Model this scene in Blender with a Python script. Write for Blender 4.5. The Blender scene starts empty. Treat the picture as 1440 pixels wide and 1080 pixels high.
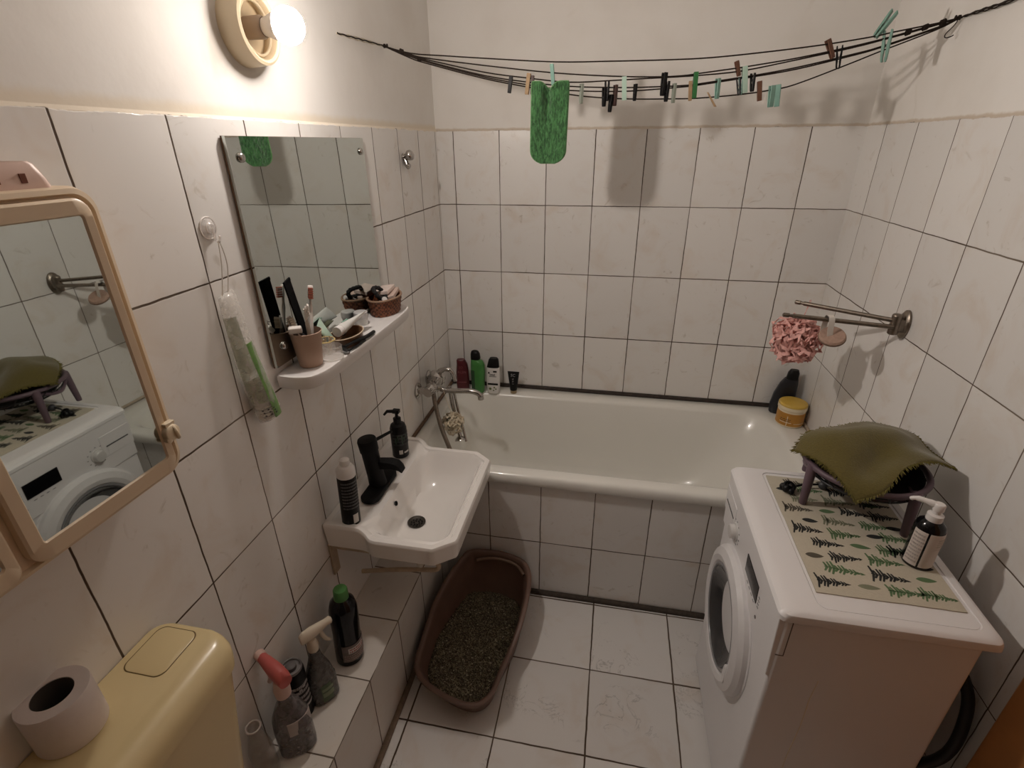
import bpy, bmesh, math, random
from mathutils import Vector, Matrix, Euler, noise

random.seed(7)
S = bpy.context.scene
COL = S.collection
PI = math.pi

# ------------------------------------------------------------------ camera, world, exposure
cam_d = bpy.data.cameras.new('camera')
cam_d.sensor_width = 36.0
cam_d.lens = 715.03 / 1440 * 36.0
cam_d.clip_start = 0.02
cam = bpy.data.objects.new('camera', cam_d)
COL.objects.link(cam)
cam.location = (0.7762, -2.3053, 1.7241)
cam.rotation_euler = Euler([math.radians(a) for a in (64.6828, 0.4416, 10.9977)], 'XYZ')
S.camera = cam

wd = bpy.data.worlds.new('world')
wd.use_nodes = True
wd.node_tree.nodes['Background'].inputs[0].default_value = (0.01, 0.01, 0.01, 1)
wd.node_tree.nodes['Background'].inputs[1].default_value = 0.2
S.world = wd
S.view_settings.view_transform = 'Standard'
S.view_settings.look = 'None'
S.view_settings.exposure = 0.0
S.view_settings.gamma = 1.0
S.view_settings.use_curve_mapping = False
S.cycles.use_denoising = True
S.cycles.max_bounces = 14
S.cycles.diffuse_bounces = 8
S.cycles.glossy_bounces = 6
S.cycles.transparent_max_bounces = 16
S.cycles.sample_clamp_indirect = 6.0
S.cycles.caustics_reflective = False
S.cycles.caustics_refractive = False
BULB_STRENGTH = 1040.0
BULB_COLOR = (1.0, 0.90, 0.82, 1)

W = 1.659          # room width
Y0 = -2.75         # wall behind the camera
ZC = 2.55          # ceiling


# ------------------------------------------------------------------ node helpers
def _mat(name):
    m = bpy.data.materials.new(name)
    m.use_nodes = True
    nt = m.node_tree
    return m, nt, nt.nodes['Principled BSDF']


class NT:
    def __init__(s, nt):
        s.nt = nt

    def n(s, t, **kw):
        x = s.nt.nodes.new(t)
        for k, v in kw.items():
            setattr(x, k, v)
        return x

    def set(s, sock, v):
        if isinstance(v, (int, float, tuple, list)):
            sock.default_value = v
        else:
            s.nt.links.new(v, sock)

    def math(s, op, a, b=None, c=None):
        x = s.n('ShaderNodeMath', operation=op)
        s.set(x.inputs[0], a)
        if b is not None:
            s.set(x.inputs[1], b)
        if c is not None:
            s.set(x.inputs[2], c)
        return x.outputs[0]

    def mix(s, f, a, b):
        x = s.n('ShaderNodeMix', data_type='RGBA')
        s.set(x.inputs[0], f)
        s.set(x.inputs[6], a)
        s.set(x.inputs[7], b)
        return x.outputs[2]

    def ramp(s, v, a, b, lo=0.0, hi=1.0):
        x = s.n('ShaderNodeMapRange', interpolation_type='SMOOTHSTEP')
        s.set(x.inputs[0], v)
        s.set(x.inputs[1], a)
        s.set(x.inputs[2], b)
        s.set(x.inputs[3], lo)
        s.set(x.inputs[4], hi)
        return x.outputs[0]

    def noise(s, vec, scale, detail=3.0, rough=0.55, dist=0.0):
        x = s.n('ShaderNodeTexNoise')
        if vec is not None:
            s.set(x.inputs['Vector'], vec)
        x.inputs['Scale'].default_value = scale
        x.inputs['Detail'].default_value = detail
        x.inputs['Roughness'].default_value = rough
        x.inputs['Distortion'].default_value = dist
        return x.outputs[0]

    def bump(s, h, strength, dist, bsdf):
        x = s.n('ShaderNodeBump')
        s.set(x.inputs['Height'], h)
        x.inputs['Strength'].default_value = strength
        x.inputs['Distance'].default_value = dist
        s.nt.links.new(x.outputs[0], bsdf.inputs['Normal'])


def C4(c):
    return (c[0], c[1], c[2], 1.0)


_cache = {}


def mat(name, color, rough=0.5, metal=0.0, var=0.06, scale=40.0, bump=0.0, spec=0.5, trans=0.0, coat=0.0, emit=None):
    if name in _cache:
        return _cache[name]
    m, nt, b = _mat(name)
    k = NT(nt)
    tc = k.n('ShaderNodeTexCoord').outputs['Object']
    nz = k.noise(tc, scale, 3.0)
    dark = tuple(c * (1 - var) for c in color)
    lite = tuple(min(1, c * (1 + var)) for c in color)
    k.set(b.inputs['Base Color'], k.mix(nz, C4(dark), C4(lite)))
    b.inputs['Roughness'].default_value = rough
    b.inputs['Metallic'].default_value = metal
    b.inputs['Specular IOR Level'].default_value = spec
    b.inputs['Transmission Weight'].default_value = trans
    b.inputs['Coat Weight'].default_value = coat
    if bump:
        k.bump(nz, bump, 0.002, b)
    if emit:
        b.inputs['Emission Color'].default_value = C4(emit[0])
        b.inputs['Emission Strength'].default_value = emit[1]
    _cache[name] = m
    return m


def clear_mat(name, color, alpha, rough=0.15):
    """thin see-through plastic: coloured surface partly transparent"""
    m, nt, b = _mat(name)
    k = NT(nt)
    tc = k.n('ShaderNodeTexCoord').outputs['Object']
    nz = k.noise(tc, 60.0, 3.0)
    b.inputs['Base Color'].default_value = C4(color)
    b.inputs['Roughness'].default_value = rough
    k.set(b.inputs['Alpha'], k.ramp(nz, 0.3, 0.7, alpha * 0.8, min(1, alpha * 1.25)))
    k.bump(nz, 0.3, 0.002, b)
    return m


def tile_mat(name, ua, u0, pu, va, v0, pv, gw=0.0032, base=(0.77, 0.755, 0.735), plaster_z=None, floor=False,
             grout_lite=0.25, band_h=0.010, band_c=(0.50, 0.41, 0.31)):
    m, nt, b = _mat(name)
    k = NT(nt)
    tc = k.n('ShaderNodeTexCoord').outputs['Object']
    sp = k.n('ShaderNodeSeparateXYZ')
    k.set(sp.inputs[0], tc)
    ax = {'X': sp.outputs[0], 'Y': sp.outputs[1], 'Z': sp.outputs[2]}
    wob = k.math('MULTIPLY', k.math('SUBTRACT', k.noise(tc, 18.0, 2.0), 0.5), 0.0035)
    u = k.math('DIVIDE', k.math('SUBTRACT', k.math('ADD', ax[ua], wob), u0), pu)
    v = k.math('DIVIDE', k.math('SUBTRACT', k.math('ADD', ax[va], wob), v0), pv)
    du = k.math('MULTIPLY', k.math('PINGPONG', u, 0.5), pu)
    dv = k.math('MULTIPLY', k.math('PINGPONG', v, 0.5), pv)
    d = k.math('MINIMUM', du, dv)
    # grout width varies from joint to joint
    gn = k.noise(tc, 3.1, 2.0)
    half = k.ramp(gn, 0.3, 0.7, gw * 0.42, gw * 0.75)
    mask = k.ramp(k.math('SUBTRACT', d, half), -0.0006, 0.0006, 1.0, 0.0)
    # tile identity
    cmb = k.n('ShaderNodeCombineXYZ')
    k.set(cmb.inputs[0], k.math('FLOOR', u))
    k.set(cmb.inputs[1], k.math('FLOOR', v))
    wn = k.n('ShaderNodeTexWhiteNoise', noise_dimensions='3D')
    k.set(wn.inputs[0], cmb.outputs[0])
    off = k.n('ShaderNodeVectorMath', operation='MULTIPLY_ADD')
    k.set(off.inputs[0], wn.outputs[1])
    off.inputs[1].default_value = (9, 9, 9)
    k.set(off.inputs[2], tc)
    soft = k.noise(off.outputs[0], 7.0 if not floor else 6.0, 4.0, 0.6, 0.8)
    warm = tuple(x * y for x, y in zip(base, (0.93, 0.88, 0.83)))
    col = k.mix(k.ramp(soft, 0.48, 0.78), C4(base), C4(warm))
    if floor:
        vn = k.noise(off.outputs[0], 9.0, 5.0, 0.65, 1.4)
        vein = k.ramp(k.math('ABSOLUTE', k.math('SUBTRACT', vn, 0.5)), 0.0, 0.02, 0.45, 0.0)
        gate = k.ramp(k.noise(off.outputs[0], 4.0, 2.0), 0.52, 0.62)
        col = k.mix(k.math('MULTIPLY', vein, gate), col, C4((0.25, 0.24, 0.23)))
    else:
        sm = k.noise(off.outputs[0], 14.0, 3.0, 0.6, 2.0)
        col = k.mix(k.ramp(sm, 0.62, 0.78, 0.0, 0.5), col, C4((0.45, 0.40, 0.33)))
    tone = k.ramp(wn.outputs[0], 0.0, 1.0, 0.93, 1.03)
    vm = k.n('ShaderNodeVectorMath', operation='SCALE')
    k.set(vm.inputs[0], col)
    k.set(vm.inputs['Scale'], tone)
    col = vm.outputs[0]
    gcol = k.mix(k.ramp(k.noise(tc, 2.3, 3.0), 0.45, 0.75, 0.0, grout_lite), C4((0.070, 0.045, 0.029)), C4((0.42, 0.36, 0.29)))
    col = k.mix(mask, col, gcol)
    rough = k.ramp(mask, 0.0, 1.0, 0.28, 0.9)
    h = k.math('SUBTRACT', 1.0, mask)
    if plaster_z is not None:
        zn = k.math('ADD', ax['Z'], k.math('MULTIPLY', k.math('SUBTRACT', k.noise(tc, 25.0, 3.0), 0.5), 0.012))
        up = k.ramp(zn, plaster_z - 0.001, plaster_z + 0.001)
        band = k.ramp(zn, plaster_z + band_h * 0.5, plaster_z + band_h * 1.3, 1.0, 0.0)
        pl = k.mix(k.ramp(k.noise(tc, 3.0, 4.0), 0.35, 0.75), C4((0.77, 0.75, 0.72)), C4((0.71, 0.68, 0.64)))
        smu = k.noise(tc, 5.0, 4.0, 0.6, 0.6)
        pl = k.mix(k.ramp(smu, 0.62, 0.8, 0.0, 0.45), pl, C4((0.42, 0.36, 0.27)))
        pl = k.mix(k.math('MULTIPLY', band, 0.75), pl, C4(band_c))
        col = k.mix(up, col, pl)
        rough = k.math('MAXIMUM', rough, k.math('MULTIPLY', up, 0.9))
        ph = k.math('MULTIPLY', k.noise(tc, 14.0, 4.0, 0.55), 0.9)
        h = k.math('ADD', k.math('MULTIPLY', h, k.math('SUBTRACT', 1.0, up)), k.math('MULTIPLY', ph, up))
    k.set(b.inputs['Base Color'], col)
    k.set(b.inputs['Roughness'], rough)
    b.inputs['Specular IOR Level'].default_value = 0.4
    k.bump(h, 0.5, 0.003, b)
    return m


# ------------------------------------------------------------------ mesh helpers
class G:
    def __init__(s):
        s.v = []
        s.f = []
        s.m = []

    def add(s, vs, fs, mi=0, M=None):
        o = len(s.v)
        for p in vs:
            p = Vector(p)
            s.v.append(M @ p if M is not None else p)
        for f in fs:
            s.f.append([i + o for i in f])
            s.m.append(mi)
        return s

    def box(s, x0, x1, y0, y1, z0, z1, mi=0, M=None):
        vs = [(x, y, z) for z in (z0, z1) for y in (y0, y1) for x in (x0, x1)]
        fs = [(0, 2, 3, 1), (4, 5, 7, 6), (0, 1, 5, 4), (2, 6, 7, 3), (0, 4, 6, 2), (1, 3, 7, 5)]
        return s.add(vs, fs, mi, M)

    def loft(s, loops, cap0=True, cap1=True, mi=0, M=None, close=True):
        n = len(loops[0])
        vs = [p for l in loops for p in l]
        fs = []
        for i in range(len(loops) - 1):
            for j in range(n if close else n - 1):
                a = i * n + j
                b = i * n + (j + 1) % n
                fs.append((a, b, b + n, a + n))
        if cap0:
            fs.append(tuple(range(n))[::-1])
        if cap1:
            fs.append(tuple((len(loops) - 1) * n + j for j in range(n)))
        return s.add(vs, fs, mi, M)

    def lathe(s, prof, M=None, n=32, mi=0, cap0=True, cap1=True, sx=1.0, sy=1.0):
        loops = [[(r * sx * math.cos(2 * PI * j / n), r * sy * math.sin(2 * PI * j / n), z) for j in range(n)]
                 for r, z in prof]
        return s.loft(loops, cap0, cap1, mi, M)

    def tube(s, pts, r, n=8, mi=0, M=None, closed=False):
        P = [Vector(p) for p in pts]
        if closed:
            P = P + [P[0], P[1]]
        rs = r if isinstance(r, (list, tuple)) else [r] * len(P)
        t = (P[1] - P[0]).normalized()
        a = Vector((0, 0, 1)) if abs(t.z) < 0.9 else Vector((1, 0, 0))
        u = t.cross(a).normalized()
        loops = []
        for i, p in enumerate(P):
            if i == 0:
                tt = P[1] - P[0]
            elif i == len(P) - 1:
                tt = P[i] - P[i - 1]
            else:
                tt = P[i + 1] - P[i - 1]
            tt.normalize()
            u = (u - tt * u.dot(tt)).normalized()
            w = tt.cross(u)
            loops.append([p + (u * math.cos(2 * PI * j / n) + w * math.sin(2 * PI * j / n)) * rs[i] for j in range(n)])
        if closed:
            loops = loops[:-1]
            return s.loft(loops, False, False, mi, M)
        return s.loft(loops, True, True, mi, M)

    def prism(s, poly, M, d, mi=0, bev=0.0):
        """polygon in local xy, extruded along local z by d"""
        loops = [[(x, y, 0) for x, y in poly], [(x, y, d) for x, y in poly]]
        return s.loft(loops, True, True, mi, M)

    def torus(s, R, r, M=None, n=32, k=10, mi=0, sx=1.0, sy=1.0):
        pts = [(R * sx * math.cos(2 * PI * j / n), R * sy * math.sin(2 * PI * j / n), 0) for j in range(n)]
        return s.tube(pts, r, k, mi, M, closed=True)

    def sphere(s, c, r, n=20, k=12, mi=0, sz=1.0, M=None):
        prof = [(max(1e-5, r * math.sin(PI * i / k)), -r * sz * math.cos(PI * i / k)) for i in range(k + 1)]
        T = Matrix.Translation(c)
        return s.lathe(prof, M @ T if M is not None else T, n, mi, False, False)


ORG = {}


def obj(name, g, mats, parent=None, org=None, angle=40, bevel=0.0, seg=2, subsurf=0):
    """g carries world coordinates; they are stored relative to the thing's base"""
    if parent is not None:
        org = ORG[parent.as_pointer()]
    o0 = Vector(org) if org is not None else Vector((0, 0, 0))
    me = bpy.data.meshes.new(name)
    me.from_pydata([tuple(p - o0) for p in g.v], [], g.f)
    mats = mats if isinstance(mats, (list, tuple)) else [mats]
    for m in mats:
        me.materials.append(m)
    me.polygons.foreach_set('material_index', g.m)
    bm = bmesh.new()
    bm.from_mesh(me)
    bmesh.ops.remove_doubles(bm, verts=bm.verts, dist=1e-6)
    bmesh.ops.recalc_face_normals(bm, faces=bm.faces)
    bm.to_mesh(me)
    bm.free()
    me.polygons.foreach_set('use_smooth', [True] * len(me.polygons))
    me.set_sharp_from_angle(angle=math.radians(angle))
    o = bpy.data.objects.new(name, me)
    COL.objects.link(o)
    if parent is not None:
        o.parent = parent
    else:
        o.location = o0
    ORG[o.as_pointer()] = o0
    if bevel:
        b = o.modifiers.new('bevel', 'BEVEL')
        b.width = bevel
        b.segments = seg
        b.limit_method = 'ANGLE'
        b.angle_limit = math.radians(40)
    if subsurf:
        b = o.modifiers.new('sub', 'SUBSURF')
        b.levels = subsurf
        b.render_levels = subsurf
    return o


def tag(o, label, cat, group=None, kind=None):
    o['label'] = label
    o['category'] = cat
    if group:
        o['group'] = group
    if kind:
        o['kind'] = kind
    return o


def thing(name, label, cat, loc, group=None):
    o = bpy.data.objects.new(name, None)
    o.empty_display_size = 0.03
    COL.objects.link(o)
    o.location = loc
    ORG[o.as_pointer()] = Vector(loc)
    return tag(o, label, cat, group)


def struct(name, g, m, **kw):
    o = obj(name, g, m, **kw)
    o['kind'] = 'structure'
    return o


def part(o, label):
    o['label'] = label
    return o


def T(x, y, z):
    return Matrix.Translation((x, y, z))


def axis(p, d, roll=0.0):
    """local z along d at p"""
    q = Vector(d).to_track_quat('Z', 'Y')
    return Matrix.Translation(p) @ q.to_matrix().to_4x4() @ Matrix.Rotation(roll, 4, 'Z')


def RZ(a):
    return Matrix.Rotation(math.radians(a), 4, 'Z')


def RX(a):
    return Matrix.Rotation(math.radians(a), 4, 'X')


def RY(a):
    return Matrix.Rotation(math.radians(a), 4, 'Y')


def rrect(x0, x1, y0, y1, r, n=8):
    """rounded rectangle loop (x,y)"""
    out = []
    for cx, cy, a in ((x1 - r, y1 - r, 0), (x0 + r, y1 - r, 90), (x0 + r, y0 + r, 180), (x1 - r, y0 + r, 270)):
        for i in range(n + 1):
            t = math.radians(a + 90 * i / n)
            out.append((cx + r * math.cos(t), cy + r * math.sin(t)))
    return out


def z_(loop, z):
    return [(x, y, z) for x, y in loop]


def polar(poly, c, n):
    """resample a star-shaped polygon around c by angle"""
    out = []
    m = len(poly)
    for j in range(n):
        a = 2 * PI * j / n
        d = (math.cos(a), math.sin(a))
        best = None
        for i in range(m):
            p = (poly[i][0] - c[0], poly[i][1] - c[1])
            q = (poly[(i + 1) % m][0] - c[0], poly[(i + 1) % m][1] - c[1])
            e = (q[0] - p[0], q[1] - p[1])
            den = d[0] * e[1] - d[1] * e[0]
            if abs(den) < 1e-12:
                continue
            t = (p[0] * e[1] - p[1] * e[0]) / den
            s = (p[0] * d[1] - p[1] * d[0]) / den
            if t > 0 and -1e-9 <= s <= 1 + 1e-9 and (best is None or t > best):
                best = t
        out.append((c[0] + d[0] * best, c[1] + d[1] * best))
    return out


def spline(pts, k=6, closed=False):
    P = [Vector(p) for p in pts]
    n = len(P)
    out = []
    rng = range(n if closed else n - 1)
    for i in rng:
        g = (lambda j: P[j % n]) if closed else (lambda j: P[max(0, min(n - 1, j))])
        p0, p1, p2, p3 = g(i - 1), g(i), g(i + 1), g(i + 2)
        for s in range(k):
            t = s / k
            out.append(0.5 * ((2 * p1) + (p2 - p0) * t + (2 * p0 - 5 * p1 + 4 * p2 - p3) * t * t + (3 * p1 - p0 - 3 * p2 + p3) * t ** 3))
    if not closed:
        out.append(P[-1])
    return out


# ------------------------------------------------------------------ shared materials
white_enamel = mat('white_enamel', (0.76, 0.755, 0.715), 0.22, var=0.03, scale=3.0, coat=0.3)
ceramic = mat('white_ceramic', (0.80, 0.78, 0.76), 0.16, var=0.03, scale=4.0, coat=0.4)
white_plastic = mat('white_plastic', (0.72, 0.70, 0.69), 0.35, var=0.03, scale=8.0)
machine_white = mat('machine_white', (0.75, 0.74, 0.75), 0.38, var=0.03, scale=5.0)
beige_plastic = mat('beige_plastic', (0.68, 0.56, 0.41), 0.35, var=0.04, scale=10.0)
cistern_plastic = mat('cistern_plastic', (0.64, 0.52, 0.29), 0.24, var=0.05, scale=6.0)
black_plastic = mat('black_plastic', (0.0045, 0.0045, 0.005), 0.4, var=0.2, spec=0.25)
black_matte = mat('black_matte', (0.004, 0.004, 0.0045), 0.6, var=0.2, spec=0.2)
black_gloss = mat('black_gloss', (0.004, 0.004, 0.005), 0.12, var=0.1, spec=0.35)
chrome = mat('chrome', (0.48, 0.46, 0.44), 0.14, 1.0, var=0.1, scale=60)
old_metal = mat('old_metal', (0.24, 0.205, 0.17), 0.38, 1.0, var=0.35, scale=90)
dark_grey = mat('dark_grey_plastic', (0.05, 0.05, 0.055), 0.4)
grime = mat('grime_seal', (0.035, 0.025, 0.020), 0.8, var=0.7, scale=60, bump=0.5)
label_white = mat('label_white', (0.62, 0.60, 0.57), 0.5)

# ------------------------------------------------------------------ the room
ROW = 0.2953
PZ = 1.7725
M_back = tile_mat('back_wall_tile', 'X', 0.0735, 0.2, 'Z', 1.4801, ROW, plaster_z=PZ, gw=0.0029)
M_left = tile_mat('left_wall_tile', 'Y', -0.2232, 0.2039, 'Z', 1.4801, ROW, plaster_z=PZ, grout_lite=0.45, band_h=0.024, band_c=(0.70, 0.61, 0.48))
M_right = tile_mat('right_wall_tile', 'Y', -0.1559, 0.21, 'Z', 1.4801, ROW, plaster_z=PZ, grout_lite=0.4, gw=0.0026, base=(0.735, 0.72, 0.70))
M_panel = tile_mat('bath_panel_tile', 'X', 0.3698, 0.2052, 'Z', 0.274, 0.279)
M_ledge = tile_mat('ledge_tile', 'Y', -1.022, 0.2085, 'Z', 0.318, 3.0, base=(0.72, 0.69, 0.65))
M_ledge_top = tile_mat('ledge_top_tile', 'Y', -1.022, 0.2085, 'X', 0.178, 3.0, base=(0.76, 0.72, 0.67))
M_floor = tile_mat('floor_tile', 'X', 0.5152, 0.2914, 'Y', -1.0552, 0.2914, gw=0.0042, base=(0.74, 0.725, 0.71), floor=True)
M_plaster = mat('plaster', (0.78, 0.76, 0.73), 0.9, var=0.06, scale=6, bump=0.3)


def wall(name, p0, p1, nrm, m):
    """tiled wall: the plaster stands back a few millimetres above the last tile row"""
    g = G()
    n = Vector(nrm)
    prof = [(0.0, 0.0), (0.0, PZ), (-0.004, PZ + 0.006), (-0.006, PZ + 0.03), (-0.006, ZC), (-0.12, ZC), (-0.12, 0.0)]
    l0 = [Vector(p0) + n * d + Vector((0, 0, z)) for d, z in prof]
    l1 = [Vector(p1) + n * d + Vector((0, 0, z)) for d, z in prof]
    g.loft([l0, l1], True, True)
    return struct(name, g, m, angle=20)


wall('wall_left', (0, Y0, 0), (0, 0.1, 0), (1, 0, 0), M_left)
wall('wall_back', (-0.1, 0, 0), (W + 0.1, 0, 0), (0, -1, 0), M_back)
wall('wall_right', (W, Y0, 0), (W, 0.1, 0), (-1, 0, 0), M_right)
g = G()
g.box(-0.1, W + 0.1, Y0 - 0.1, Y0, 0, ZC)
struct('wall_front', g, mat('hall_shade', (0.16, 0.12, 0.09), 0.7, var=0.2, scale=5))  # unseen wall: dark colour stands in for the unlit hall, cuts bounce light
g = G()
g.box(-0.1, W + 0.1, Y0, 0.1, -0.1, 0)
struct('floor', g, M_floor)
g = G()
g.box(-0.1, W + 0.1, Y0, 0.1, ZC, ZC + 0.1)
struct('ceiling', g, M_plaster)

# tiled pipe ledge along the left wall
LX, LZ, YT = 0.178, 0.318, -0.739
g = G()
g.box(0.0, LX, Y0, YT, 0.0, LZ, 0)
for i, f in enumerate(g.f):
    if i == 1:
        g.m[i] = 1
struct('trim_1', g, [M_ledge, M_ledge_top], bevel=0.002)
g = G()
g.tube([(LX + 0.006, Y0 + 0.01, 0.004), (LX + 0.006, YT - 0.003, 0.004)], 0.011, 10)
struct('trim_2', g, mat('ledge_mortar', (0.20, 0.15, 0.11), 0.9, var=0.5, scale=50, bump=0.5))
# tiled bath panel
g = G()
g.box(0.0, W, YT, YT + 0.05, 0.0, 0.552)
struct('trim_3', g, M_panel)
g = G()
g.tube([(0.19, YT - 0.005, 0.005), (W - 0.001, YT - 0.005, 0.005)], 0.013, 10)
struct('trim_4', g, mat('floor_gap_brown', (0.055, 0.042, 0.032), 0.85, var=0.6, scale=70, bump=0.6))  # dark brown bead along the foot of the bath panel
# seals round the bath
g = G()
g.tube([(0.0, -0.003, 0.605), (W, -0.003, 0.605)], 0.0115, 8)
struct('trim_5', g, grime)
g = G()
g.tube([(0.004, -0.02, 0.604), (0.004, -0.745, 0.604)], 0.008, 8)
struct('trim_6', g, mat('brown_seal', (0.13, 0.08, 0.05), 0.8, var=0.5, scale=60))
g = G()
g.tube([(W - 0.004, -0.02, 0.604), (W - 0.004, -0.74, 0.604)], 0.007, 8)
struct('trim_7', g, mat('pale_seal', (0.45, 0.38, 0.30), 0.8, var=0.4, scale=60))
# wooden door in the right wall, by the washing machine
wood = mat('door_wood', (0.46, 0.20, 0.065), 0.45, var=0.2, scale=14)
g = G()
g.box(W - 0.012, W + 0.05, -2.42, -1.452, 0.0, 2.05)
struct('door_1', g, wood, bevel=0.004)

# ------------------------------------------------------------------ lamp
LY, LZL = -1.183, 1.941
lamp = thing('wall_lamp', 'round beige wall lamp holder with a bare glowing bulb above the mirror', 'lamp', (-0.006, LY, LZL))
MX = T(-0.006, LY, LZL) @ RY(90)
g = G()
g.lathe([(0.069, 0.0), (0.069, 0.010), (0.066, 0.044), (0.061, 0.047), (0.056, 0.044), (0.053, 0.016), (0.001, 0.014)], MX, 48)
obj('lamp_base', g, mat('lamp_cream', (0.66, 0.55, 0.38), 0.4, var=0.04), lamp)
g = G()
g.torus(0.0475, 0.003, MX @ T(0, 0, 0.034), 40, 8)
obj('retaining_ring', g, mat('lamp_cream', None), lamp)
g = G()
g.lathe([(0.020, 0.014), (0.021, 0.05), (0.018, 0.056), (0.001, 0.056)], MX, 28)
obj('socket', g, mat('socket_brown', (0.34, 0.26, 0.20), 0.45), lamp)
g = G()
g.lathe([(0.015, 0.05), (0.0165, 0.058), (0.0235, 0.078), (0.0285, 0.088), (0.028, 0.0895), (0.001, 0.088)], MX, 28)
obj('bulb_collar', g, mat('bulb_collar_white', (0.75, 0.72, 0.70), 0.4), lamp)
g = G()
g.lathe([(0.027, 0.0885), (0.0315, 0.096), (0.0335, 0.105), (0.0325, 0.114), (0.0285, 0.124), (0.021, 0.132), (0.010, 0.137), (0.001, 0.138)], MX, 36)
m, nt, b = _mat('bulb_glow')
b.inputs['Base Color'].default_value = (0.9, 0.9, 0.9, 1)
b.inputs['Emission Color'].default_value = BULB_COLOR
# the light board faces the room: the dome is brightest at its front
k = NT(nt)
sp = k.n('ShaderNodeSeparateXYZ')
k.set(sp.inputs[0], k.n('ShaderNodeTexCoord').outputs['Object'])
k.set(b.inputs['Emission Strength'], k.ramp(sp.outputs[0], 0.101, 0.137, BULB_STRENGTH * 0.03, BULB_STRENGTH))
obj('bulb', g, m, lamp)

# ------------------------------------------------------------------ bathtub
tub = thing('bathtub', 'white enamel bathtub set between three tiled walls under the clothesline', 'bathtub', (W / 2, -0.37, 0.0))


def tl(x0, x1, y0, y1, r, z):
    return z_(rrect(x0, x1, y0, y1, r, 12), z)


g = G()
g.loft([
    tl(0.006, W - 0.006, -0.752, -0.008, 0.02, 0.553),
    tl(0.004, W - 0.004, -0.757, -0.006, 0.022, 0.560),
    tl(0.003, W - 0.003, -0.758, -0.005, 0.024, 0.585),
    tl(0.006, W - 0.006, -0.752, -0.008, 0.026, 0.596),
    tl(0.014, W - 0.014, -0.742, -0.014, 0.03, 0.600),
    tl(0.055, W - 0.095, -0.705, -0.075, 0.14, 0.600),
    tl(0.065, W - 0.110, -0.695, -0.084, 0.15, 0.595),
    tl(0.074, W - 0.125, -0.688, -0.092, 0.155, 0.582),
    tl(0.095, W - 0.17, -0.672, -0.108, 0.16, 0.50),
    tl(0.120, W - 0.26, -0.655, -0.125, 0.165, 0.36),
    tl(0.150, W - 0.34, -0.635, -0.145, 0.17, 0.25),
    tl(0.19, W - 0.40, -0.605, -0.175, 0.16, 0.205),
    tl(0.26, W - 0.47, -0.545, -0.235, 0.12, 0.188),
    tl(0.34, W - 0.6, -0.46, -0.32, 0.06, 0.184)], False, True)
obj('tub_shell', g, white_enamel, tub, angle=60)
g = G()
g.lathe([(0.026, 0.0), (0.028, 0.003), (0.02, 0.005), (0.001, 0.003)], T(0.30, -0.39, 0.186), 24)
part(obj('drain', g, chrome, tub), 'chrome bath drain')

# ------------------------------------------------------------------ wash basin
sink = thing('wash_basin', 'white ceramic wash basin with black tap on the left wall', 'sink', (0.0, -1.02, 0.64))
outline = [(0.0, -1.272), (0.118, -1.272), (0.136, -1.276), (0.152, -1.288), (0.170, -1.292), (0.345, -1.292), (0.404, -1.245),
           (0.404, -0.828), (0.345, -0.780), (0.170, -0.780), (0.152, -0.775), (0.136, -0.760), (0.118, -0.756), (0.0, -0.756)]
cs = (0.2, -1.02)
N = 192


def shrink(poly, c, kx, ky=None):
    ky = ky or kx
    return [(c[0] + (x - c[0]) * kx, c[1] + (y - c[1]) * ky) for x, y in poly]


def offs(poly, d):
    n = len(poly)
    out = []
    for i in range(n):
        p0, p1, p2 = Vector(poly[i - 1]), Vector(poly[i]), Vector(poly[(i + 1) % n])
        e1 = (p1 - p0).normalized()
        e2 = (p2 - p1).normalized()
        n1 = Vector((-e1.y, e1.x))
        n2 = Vector((-e2.y, e2.x))
        b = (n1 + n2)
        b = b / max(0.3, b.dot(n1))
        out.append(tuple(p1 + b * d))
    return out


def deckz(p, zb=0.706):
    """the deck by the wall stands higher than the bowl rim"""
    t = min(1, max(0, (0.158 - p[0]) / 0.05))
    t = t * t * (3 - 2 * t)
    return zb + 0.020 * t


def zl(loop, dz):
    return [(x, y, deckz((x, y)) + dz) for x, y in loop]


o1 = polar(outline, cs, N)
o0 = polar(offs(outline, 0.012), cs, N)
o2 = polar(offs(outline, 0.004), cs, N)
rim = polar(offs(outline, 0.020), cs, N)
rim2 = polar(offs(outline, 0.024), cs, N)
bowl_poly = rrect(0.137, 0.374, -1.258, -0.806, 0.05, 8)
b_outer = polar(bowl_poly, cs, N)
b1 = polar(rrect(0.144, 0.366, -1.25, -0.814, 0.05, 8), cs, N)
b2 = polar(rrect(0.153, 0.350, -1.228, -0.836, 0.055, 8), cs, N)
b3 = polar(rrect(0.160, 0.316, -1.188, -0.876, 0.06, 8), cs, N)
b4 = polar(rrect(0.167, 0.272, -1.14, -0.94, 0.045, 8), cs, N)
g = G()
b3o = polar(rrect(0.150, 0.328, -1.198, -0.866, 0.06, 8), cs, N)
b2o = polar(rrect(0.142, 0.362, -1.231, -0.832, 0.055, 8), cs, N)
g.loft([z_(b4, 0.574), z_(b3o, 0.583), z_(b2o, 0.630), z_(polar(offs(outline, 0.022), cs, N), 0.642), z_(o0, 0.640), z_(o2, 0.645), zl(o1, -0.012), zl(o1, -0.006), zl(o2, 0.0), zl(rim, 0.0),
        [(x, y, deckz((x, y)) - 0.006) for x, y in rim2],
        [(x, y, 0.703 + 0.012 * min(1, max(0, (0.15 - x) / 0.03))) for x, y in b_outer],
        z_(b1, 0.692), z_(b2, 0.640), z_(b3, 0.596), z_(b4, 0.588)], True, True)
obj('basin', g, ceramic, sink, angle=50)
g = G()
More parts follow.
